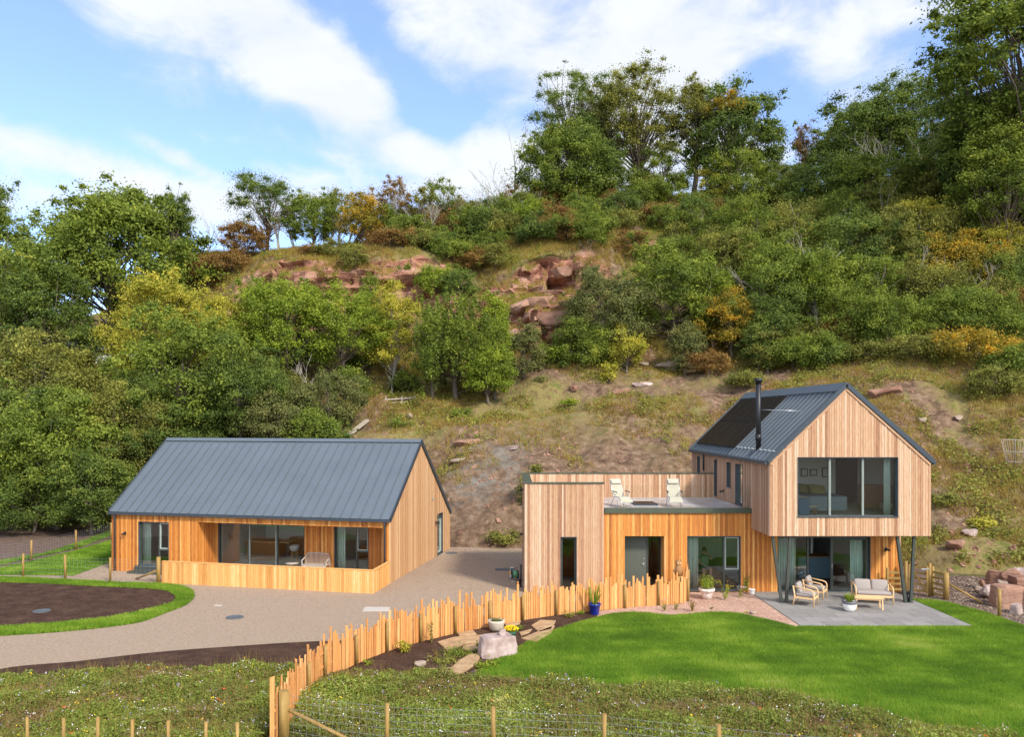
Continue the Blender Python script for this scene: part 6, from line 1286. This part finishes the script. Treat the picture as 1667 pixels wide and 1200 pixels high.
recliner('cream reclining chair at the left of the roof terrace beside the rooflight',1011,33.7,R(16)); recliner('cream reclining chair at the middle of the roof terrace',1098,33.7,R(-6))
# hose reel
x,y=gr(838,946); o=thing('hose_reel','green garden hose on a grey wheeled reel beside the weathered wall','hose reel',(x,y,0),R(10))
s=MB(); s.tube([(-.12,.16,.46),(-.12,.05,.46)],.2,14); s=MB(); s.tube([(-.12,0,.28),(.12,0,.28)],.16,18); s.build('hose_coil',MAT['hose_green'],o)
for sx in (-1,1): s=MB(); s.tube([(sx*.13,0,.28),(sx*.15,0,.28)],.2,18); s.build('drum_flange',MAT['black_plastic'],o)
s=MB(); 
for sx in (-1,1): s.tube([(sx*.18,-.15,.02),(sx*.18,.0,.28),(sx*.18,.12,.55)],.014,6); s.tube([(sx*.18,.0,.28),(sx*.18,.2,.02)],.014,6)
s.tube([(-.18,.12,.55),(.18,.12,.55)],.014,6); s.tube([(-.18,-.15,.02),(.18,-.15,.02)],.014,6); s.build('frame',MAT['steel'],o)
s=MB(); s.box(-.23,-.19,-.05,.05,.3,.4); s.build('tap_fitting',MAT['yellow_plastic'],o)
x=HX0-.12; s=MB(); s.tube([(0,0,.0),(0,0,.95)],.035,8); s.tube([(-.02,0,.3),(-.1,-.03,.22),(-.12,-.03,.12)],.07,10); o=s.build('bicycle_pump_stand',MAT['black_metal']); o.name='standpipe'; o.location=(x,FY+1.0,0); tag(o,'thin dark standpipe against the weathered wall behind the hose reel','standpipe')
# steps / sleepers on the slope
s=MB(); A_=Vector(((560-CX)/FPX*54.5,54.5,0)); B_=Vector(((598-CX)/FPX*57.5,57.5,0)); A_.z=ground_z(A_.x,A_.y)+.12; B_.z=ground_z(B_.x,B_.y)+.2; s.bar(A_,B_,.30,.16); o=s.build('timber_sleeper',MAT['timber_grey']); tag(o,'long weathered plank lying up the bank behind the cabin ridge','plank')
o=thing('broken_fence','remains of a pale timber rail below the yellow birch','fence',((650-CX)/FPX*59.5,59.5,ground_z((650-CX)/FPX*59.5,59.5)))
s=MB(); s.bar((-1.1,0,.35),(1.2,.1,.5),.06,.09); s.bar((-1.0,0,.1),(.6,0,.22),.05,.08); s.build('rail',MAT['timber_grey'],o)
for q in (-1.,.2,1.15): s=MB(); s.bar((q,.04,-.2),(q,.04,.62),.08,.08); s.build('post',MAT['timber_grey'],o)
# bungalow behind the trees
Yb=72.; xb=(165-CX)/FPX*Yb; zb_=CH-(590-HY)/FPX*Yb; o=thing('bungalow','white rendered bungalow with dark roof glimpsed between the trees on the left','house',(xb,Yb,zb_-.6))
s=MB(); s.box(-4,4,0,6,-1.5,1.7); s.build('wall',MAT['render_white'],o); s=MB(); s.prism([(0,0)],0,0) if False else None
s.hexa([(-4.4,-.4,1.65),(4.4,-.4,1.65),(4.4,3,2.9),(-4.4,3,2.9)],[(-4.4,-.4,1.78),(4.4,-.4,1.78),(4.4,3,3.03),(-4.4,3,3.03)]); s.hexa([(-4.4,6.4,1.65),(4.4,6.4,1.65),(4.4,3.001,2.9),(-4.4,3.001,2.9)],[(-4.4,6.4,1.78),(4.4,6.4,1.78),(4.4,3.001,3.03),(-4.4,3.001,3.03)]); s.build('roof',MAT['roof_slate'],o)
s=MB(); s.box(1,2.2,-.04,.0,.2,1.3); s.build('window',MAT['solar_glass'],o)
# ---------------------------------------------------------------- cabin contents
def tagd(o,l,c,g=None): return tag(o,l,c,g)
def LWt(x,y,z=.05): return L2W(x,y,z)
p=L2W((LY(490,920,REC-.45))[0],REC-.45); bxx=LY(515,915,REC-.5)[0]
o=thing('garden_bench','weathered grey curved back teak bench on the porch','bench',L2W(bxx,REC-.55,.05),-LA)
s=MB(); W_=1.15
for k in range(4): s.box(-W_/2,W_/2,-.24+k*.115,-.24+k*.115+.10,.40,.425,.3+.1*k)
s.bar((-W_/2,-.25,.37),(W_/2,-.25,.37),.03,.06); s.build('seat',MAT['timber_grey'],o)
s=MB(); s.tube([(-W_/2-.02,-.18,.60),(-W_/2,.15,.70),(-W_/2+.06,.24,.86),(0,.26,.90),(W_/2-.06,.24,.86),(W_/2,.15,.70),(W_/2+.02,-.18,.60)],.028,8)
for k in range(17): q=-W_/2+.06+k*(W_-.12)/16; s.bar((q,.2,.42),(q,.245,.87),.024,.014)
s.build('backrest',MAT['timber_grey'],o)
for sx in (-1,1):
    s=MB(); s.tube([(sx*W_/2,-.22,0),(sx*(W_/2-.03),-.22,.3),(sx*(W_/2+.01),-.2,.6)],.025,7); s.build('front_leg',MAT['timber_grey'],o); s=MB(); s.tube([(sx*W_/2,.22,0),(sx*W_/2,.2,.66)],.025,7); s.build('rear_leg',MAT['timber_grey'],o)
tx=LY(477,915,REC-.5)[0]; o=thing('side_table','small round weathered table left of the porch bench','table',L2W(tx,REC-.6,.05),-LA)
s=MB(); s.lathe([(.28,.42),(.30,.43),(.30,.45),(0,.455)],(0,0,0),20); s.build('table_top',MAT['timber_grey'],o)
for k in range(4): a_=k*math.pi/2+.5; s=MB(); s.tube([(.24*math.cos(a_),.24*math.sin(a_),0),(.18*math.cos(a_),.18*math.sin(a_),.42)],.02,6); s.build('leg',MAT['timber_grey'],o)
zf_=.046
def stool(label,x,y,rz):
    o=thing('bar_stool',label,'stool',L2W(x,y,zf_),rz,'stools at the kitchen island'); s=MB(); s.lathe([(.10,.66),(.20,.70),(.23,.80),(.24,.92),(.225,.92),(.21,.80),(.18,.72),(0,.70)],(0,0,0),18); s.build('seat',MAT['white_ceramic'],o)
    for k in range(4): a_=k*math.pi/2+.7; s=MB(); s.tube([(.24*math.cos(a_),.24*math.sin(a_),0),(.12*math.cos(a_),.12*math.sin(a_),.68)],.015,6); s.build('leg',MAT['timber_pale'],o)
    return o
sx_=LY(478,895,REC+1.2)[0]; stool('white bucket bar stool seen through the sliding door',sx_,REC+1.3,0)
o=thing('kitchen_island','reddish wood kitchen island inside the cabin','kitchen island',L2W(LY(440,890,REC+2.3)[0],REC+2.5,zf_),-LA)
s=MB(); s.box(-1.25,.55,-.35,.35,.0,.88); s.build('cabinet',MAT['cabinet_wood'],o); s=MB(); s.box(-1.3,1.1,-.42,.42,.881,.92); s.build('worktop',MAT['timber_pale'],o)
o=thing('kitchen_cupboards','dark wall of kitchen cupboards at the back of the cabin','cupboard',L2W((rx0+cx0)/2,5.7,zf_),-LA)
s=MB(); s.box(-1.2,1.3,-.3,.28,0,.9); s.box(-1.2,1.3,-.1,.28,1.45,2.2); s.build('units',MAT['cabinet_wood'],o); s=MB(); s.box(-.1,.5,-.33,-.301,.3,.85); s.build('oven',MAT['black_metal'],o)
px_,_=LY(369,900,REC+.9); o=thing('plant_stand','slim black plant stand with dried bouquet inside the cabin','plant stand',L2W(px_,REC+.9,zf_),-LA)
s=MB()
for a_ in (-.16,.16):
    for c_ in (-.16,.16): s.bar((a_,c_,0),(a_,c_,.82),.02,.02)
s.box(-.18,.18,-.18,.18,.821,.85); s.build('stand',MAT['black_metal'],o)
s=MB(); s.lathe([(.07,.851),(.11,.92),(.07,1.03),(.05,1.05)],(0,0,0),14); s.build('vase',MAT['timber_pale'],o)
g=np.random.default_rng(4); C=g.normal(0,1,(500,3))*np.array([.13,.13,.12])+np.array([0,0,1.28]); plant_mesh('bouquet',o,C,g.normal(size=(500,3)),g.uniform(.02,.04,500),g.uniform(0,1,500),'leaf_brown')
q=LM.to_3x3()@Vector((1,0,0))
curtain('pale mint curtain inside the left cabin window',L2W(wa[0]-.22,.36),q,.62,.32,wa[3]-.02)
curtain('pale mint curtain inside the right porch window',L2W(rx0+ch[0]-.18,REC+.36),q,.58,.07,rz-.05)
o=thing('armchair','cane armchair inside the right porch window','armchair',L2W(cx0+.8,REC+1.6,zf_),-LA+.5); s=MB(); s.box(-.3,.3,-.3,.3,.35,.45); s.box(-.3,.3,.25,.32,.45,.95); s.build('seat',MAT['cabinet_wood'],o)
for a_ in (-.28,.28):
    for c_ in (-.28,.28): s=MB(); s.bar((a_,c_,0),(a_,c_,.62),.03,.03); s.build('leg',MAT['cabinet_wood'],o)
# ---------------------------------------------------------------- big house contents
curtain('striped green curtain at the left of the living room sliding door',(sl[0]+.10,FY+.42,0),X3,.78,.04,2.36,'curtain_stripe',7)
curtain('grey green curtain at the right of the living room sliding door',(sl[1]-.62,FY+.42,0),X3,.5,.04,2.36,'curtain_mint',5)
curtain('striped pale curtain at the left of the ground floor window',(sw[0]+.08,FY+.36,0),X3,.46,.08,2.32,'curtain_stripe',3)
curtain('thin grey curtain at the right side of the bedroom window',(gw[1]-.30,GY+.45,0),X3,.24,3.29,5.6,'curtain_mint',3)
z2=3.285
o=thing('double_bed','double bed with slate blue throw behind the gable window','bed',(fx(1330,GY+1.9),GY+2.3,z2))
s=MB(); s.box(-1.05,.95,-.85,.85,.08,.38); s.build('bed_base',MAT['linen'],o); cushion(2.02,1.72,.26,'mattress',o,(-.05,0,.50),(0,0,0),'linen'); s=MB(); s.box(-.55,1.0,-.90,.9,.10,.655); o2=s.build('throw',MAT['bedspread'],o,bevel=.04)
for i,(px_,yy) in enumerate(((1312,GY+2.6),(1330,GY+2.4))): p_=cushion(.72,.2,.42,'pillow',None,(fx(px_,yy),yy,z2+.84),(R(-35),R(6),R(8)),'pillow_green'); tag(p_,('left' if i==0 else 'right')+' olive green pillow propped on the double bed','pillow','pillows on the bed')
for i,(px_,w_,h_) in enumerate(((1309,.30,.36),(1324,.32,.30),(1343,.28,.42))):
    Yp=35.38; o=thing('framed_picture',('leftmost small','middle wide','rightmost tall')[i]+' framed picture on the bedroom wall','picture',(fx(px_,Yp),Yp,4.62)); s=MB(); s.box(-w_/2,w_/2,-.03,.0,-h_/2,h_/2); s.build('frame',MAT['black_metal'],o); s=MB(); s.box(-w_/2+.04,w_/2-.04,-.034,-.031,-h_/2+.04,h_/2-.04); s.build('print',MAT['paint_white'],o)
s=MB(); s.box(-.2,.2,-.2,.2,.05,.62); s.box(-.18,.18,-.18,.18,.621,.64); o=thing('storage_box','blue storage box on feet at the left of the bedroom window','box',(fx(1306,GY+.75),GY+.75,z2)); s.build('box_body',MAT['blue_box'],o)
for a_ in (-.15,.15): s=MB(); s.bar((a_,-.15,0),(a_,-.15,.05),.04,.04); s.build('foot',MAT['black_metal'],o)
o=thing('footstool','small wooden stool with cream pad beside the blue storage box','stool',(fx(1321,GY+.7),GY+.7,z2)); cushion(.36,.26,.09,'pad',o,(0,0,.33),(0,0,0),'cream_fabric')
for a_ in (-.13,.13):
    for c_ in (-.09,.09): s=MB(); s.bar((a_,c_,0),(a_,c_,.29),.035,.035); s.build('leg',MAT['cabinet_wood'],o)
o=thing('chest_of_drawers','brown wooden chest of drawers at the right of the bedroom','chest',(fx(1428,GY+2.3),GY+2.5,z2),R(-20)); s=MB(); s.box(-.6,.6,-.26,.26,.08,1.02); s.build('carcass',MAT['cabinet_wood'],o)
for k in range(4): s=MB(); s.box(-.57,.57,-.285,-.262,.12+k*.22,.32+k*.22); s.build('drawer',MAT['cabinet_wood'],o)
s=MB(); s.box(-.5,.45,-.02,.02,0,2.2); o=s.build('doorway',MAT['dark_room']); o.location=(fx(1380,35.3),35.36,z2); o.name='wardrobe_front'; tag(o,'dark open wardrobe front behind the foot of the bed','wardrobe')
o=thing('basket_chair','low woven seat by the bedroom window right side','chair',(fx(1446,GY+.9),GY+1.0,z2)); s=MB(); s.lathe([(.16,.12),(.26,.2),(.28,.42),(.24,.44),(0,.42)],(0,0,0),16); s.build('seat',MAT['timber_grey'],o)
for k in range(3): a_=k*2.1; s=MB(); s.tube([(.2*math.cos(a_),.2*math.sin(a_),0),(.18*math.cos(a_),.18*math.sin(a_),.16)],.015,6); s.build('leg',MAT['cabinet_wood'],o)
# kitchen island in the open doorway
o=thing('kitchen_island','blue grey kitchen island with wooden top in the open doorway','kitchen island',(fx(1325,35.2),35.3,.031)); s=MB(); s.box(-.8,.62,-.4,.4,.0,.92); s.build('cabinet',MAT['paint_blue'],o); s=MB(); s.box(-.84,.66,-.45,.45,.921,.96); s.build('worktop',MAT['cabinet_wood'],o)
for k in range(3): s=MB(); s.box(-.76+k*.46,-.34+k*.46,-.418,-.402,.08,.86); s.build('cupboard_door',MAT['paint_blue'],o)
o=thing('shelf_unit','tall dark shelving behind the blue grey kitchen island','shelves',(12.9,38.1,.03)); s=MB(); s.box(-.9,.6,-.15,.15,0,2.2); s.build('carcass',MAT['dark_room'],o)
# sofa, seated person, coffee table
sfx=fx(1150,34.2); o=thing('sofa','dark green sofa behind the ground floor window','sofa',(sfx+.35,34.6,.031),0); s=MB(); s.box(-1.0,1.1,-.42,.35,.08,.36); s.box(-1.0,1.1,.2,.42,.361,.82); s.build('base',MAT['sofa_dark'],o); cushion(.95,.68,.14,'seat_cushion',o,(-.48,-.1,.43),(0,0,0),'sofa_green'); cushion(.95,.68,.14,'seat_cushion',o,(.5,-.1,.43),(0,0,0),'sofa_green')
for a_ in (-1.08,1.18): s=MB(); s.box(a_-.09,a_+.09,-.42,.42,.08,.6); s.build('arm',MAT['sofa_dark'],o,bevel=.03)
for i in range(2): p_=cushion(.5,.16,.42,'scatter_cushion',None,(sfx+.75+i*.5,34.72,.78),(R(-18),0,R(5)),'sofa_green'); tag(p_,('left' if i==0 else 'right')+' dark patterned cushion on the green sofa','cushion','cushions on the sofa')
def person():
    import bmesh
    px0,py0=sfx-.02,34.42; o=thing('person','person in green t-shirt and dark shorts seated behind the window, one hand to face','person',(px0,py0,.031),R(0))
    V=[];E=[];Rr=[]
    def v(p,r,par=None):
        V.append(p); Rr.append(r); 
        if par is not None: E.append((par,len(V)-1))
        return len(V)-1
    pel=v((0,.0,.56),.14); w=v((0,.06,.74),.125,pel); ch_=v((0,.10,.93),.15,w); nb=v((0,.09,1.06),.075,ch_); nk=v((0,.06,1.13),.052,nb); 
    hd=v((0,.04,1.20),.075,nk); hd2=v((0,.03,1.28),.095,hd); v((0,.035,1.36),.07,hd2)
    hands=[]
    def hand(wr,d,side):
        d=Vector(d).normalized(); w_=Vector(V[wr]); pm_=v(tuple(w_+d*.07),.032,wr); s_=d.cross(Vector((0,0,1))).normalized(); 
        for k,(l,a_) in enumerate(((.07,-.030),(.08,-.010),(.075,.010),(.06,.030))):
            p1=w_+d*.10+s_*a_; q1=v(tuple(p1),.010,pm_); q2=v(tuple(p1+d*l*.5-Z3*.008),.009,q1); v(tuple(p1+d*l*.9-Z3*.028),.007,q2)
        t=w_+d*.04+s_*side*.04; q1=v(tuple(t),.012,wr); v(tuple(t+d*.045+s_*side*.012),.009,q1)
    shl=v((-.17,.10,1.0),.062,ch_); ell=v((-.27,.0,.80),.045,shl); wrl=v((-.13,-.18,.70),.028,ell); hand(wrl,(.6,-.6,-.15),1)
    shr=v((.17,.10,1.0),.062,ch_); elr=v((.31,-.09,.92),.044,shr); wrr=v((.12,-.10,1.16),.028,elr); hand(wrr,(-.6,.1,.7),-1)
    for sx in (-1,1):
        hp=v((sx*.10,-.04,.54),.10,pel); kn=v((sx*.15,-.42,.55),.065,hp); cf=v((sx*.14,-.46,.36),.058,kn); an=v((sx*.14,-.44,.10),.036,cf); bl=v((sx*.15,-.54,.045),.036,an); v((sx*.155,-.64,.03),.024,bl)
    me=bpy.data.meshes.new('body'); me.from_pydata(V,E,[]); b_=bpy.data.objects.new('body',me); put(b_,o)
    sk=b_.modifiers.new('skin','SKIN'); sk.use_smooth_shade=True
    if not me.skin_vertices: me.skin_vertices.new() if hasattr(me.skin_vertices,'new') else None
    bpy.context.view_layer.objects.active=b_
    if not me.skin_vertices: bpy.ops.object.select_all(action='DESELECT')
    bpy.context.view_layer.update()
    if me.skin_vertices:
        for i,r in enumerate(Rr): me.skin_vertices[0].data[i].radius=(r,r)
        me.skin_vertices[0].data[0].use_root=True
    su=b_.modifiers.new('sub','SUBSURF'); su.levels=1; su.render_levels=2
    dg=bpy.context.evaluated_depsgraph_get(); m2=bpy.data.meshes.new_from_object(b_.evaluated_get(dg)); b_.modifiers.clear(); b_.data=m2; m2.materials.clear(); m2.materials.append(MAT['skin'])
    for pz in m2.polygons: pz.use_smooth=True
    s=MB(); s.lathe([(.15,.55),(.145,.62),(.15,.75),(.175,.92),(.165,1.0),(.10,1.07),(.075,1.09)],(0,0,0),18); sh_=s.build('t_shirt',MAT['shirt_green'],b_)
    for vv in sh_.data.vertices: vv.co.x*=1.18; vv.co.y=vv.co.y*.95+.06+(vv.co.z-.75)*.12
    for sx in (-1,1): 
        s=MB(); s.tube([(sx*.16,.10,1.02),(sx*.22,.05 if sx<0 else .03,.90 if sx<0 else .96)],[.082,.075],12); s.build('sleeve',MAT['shirt_green'],b_)
        s=MB(); s.tube([(sx*.09,.02,.55),(sx*.12,-.2,.56),(sx*.14,-.36,.56)],[.125,.115,.10],12); s.build('shorts_leg',MAT['shorts_teal'],b_)
    s=MB(); s.lathe([(.098,1.27),(.107,1.33),(.09,1.39),(.045,1.425),(0,1.43)],(0,.045,0),16); s.tube([(0,.10,1.36),(0,.13,1.28),(0,.12,1.2)],[.08,.075,.05],10); s.build('hair',MAT['hair'],b_)
    for sx in (-1,1): s=MB(); s.tube([(sx*.035,-.06,1.295),(sx*.035,-.068,1.295)],.010,8); s.build('eye',MAT['black_plastic'],b_); s=MB(); s.tube([(sx*.092,.04,1.28),(sx*.105,.045,1.28)],[.02,.028],8); s.build('ear',MAT['skin'],b_)
    s=MB(); s.tube([(0,-.06,1.28),(0,-.09,1.25)],[.008,.014],8); s.build('nose',MAT['skin'],b_); s=MB(); s.tube([(-.02,-.064,1.222),(0,-.07,1.22),(.02,-.064,1.222)],.006,6); s.build('mouth',MAT['hair'],b_)
person()
o=thing('rug_table','dark coffee table covered by a cloth in front of the green sofa','table',(sfx+1.0,33.2,.031)); s=MB(); s.box(-.45,.5,-.25,.25,.36,.40); s.build('table_top',MAT['sofa_dark'],o); o.name='coffee_table_indoor'.replace('_indoor','')
for a_ in (-.4,.45):
    for c_ in (-.2,.2): s=MB(); s.bar((a_,c_,0),(a_,c_,.36),.05,.05); s.build('leg',MAT['sofa_dark'],o)
print('objects',len(bpy.data.objects))
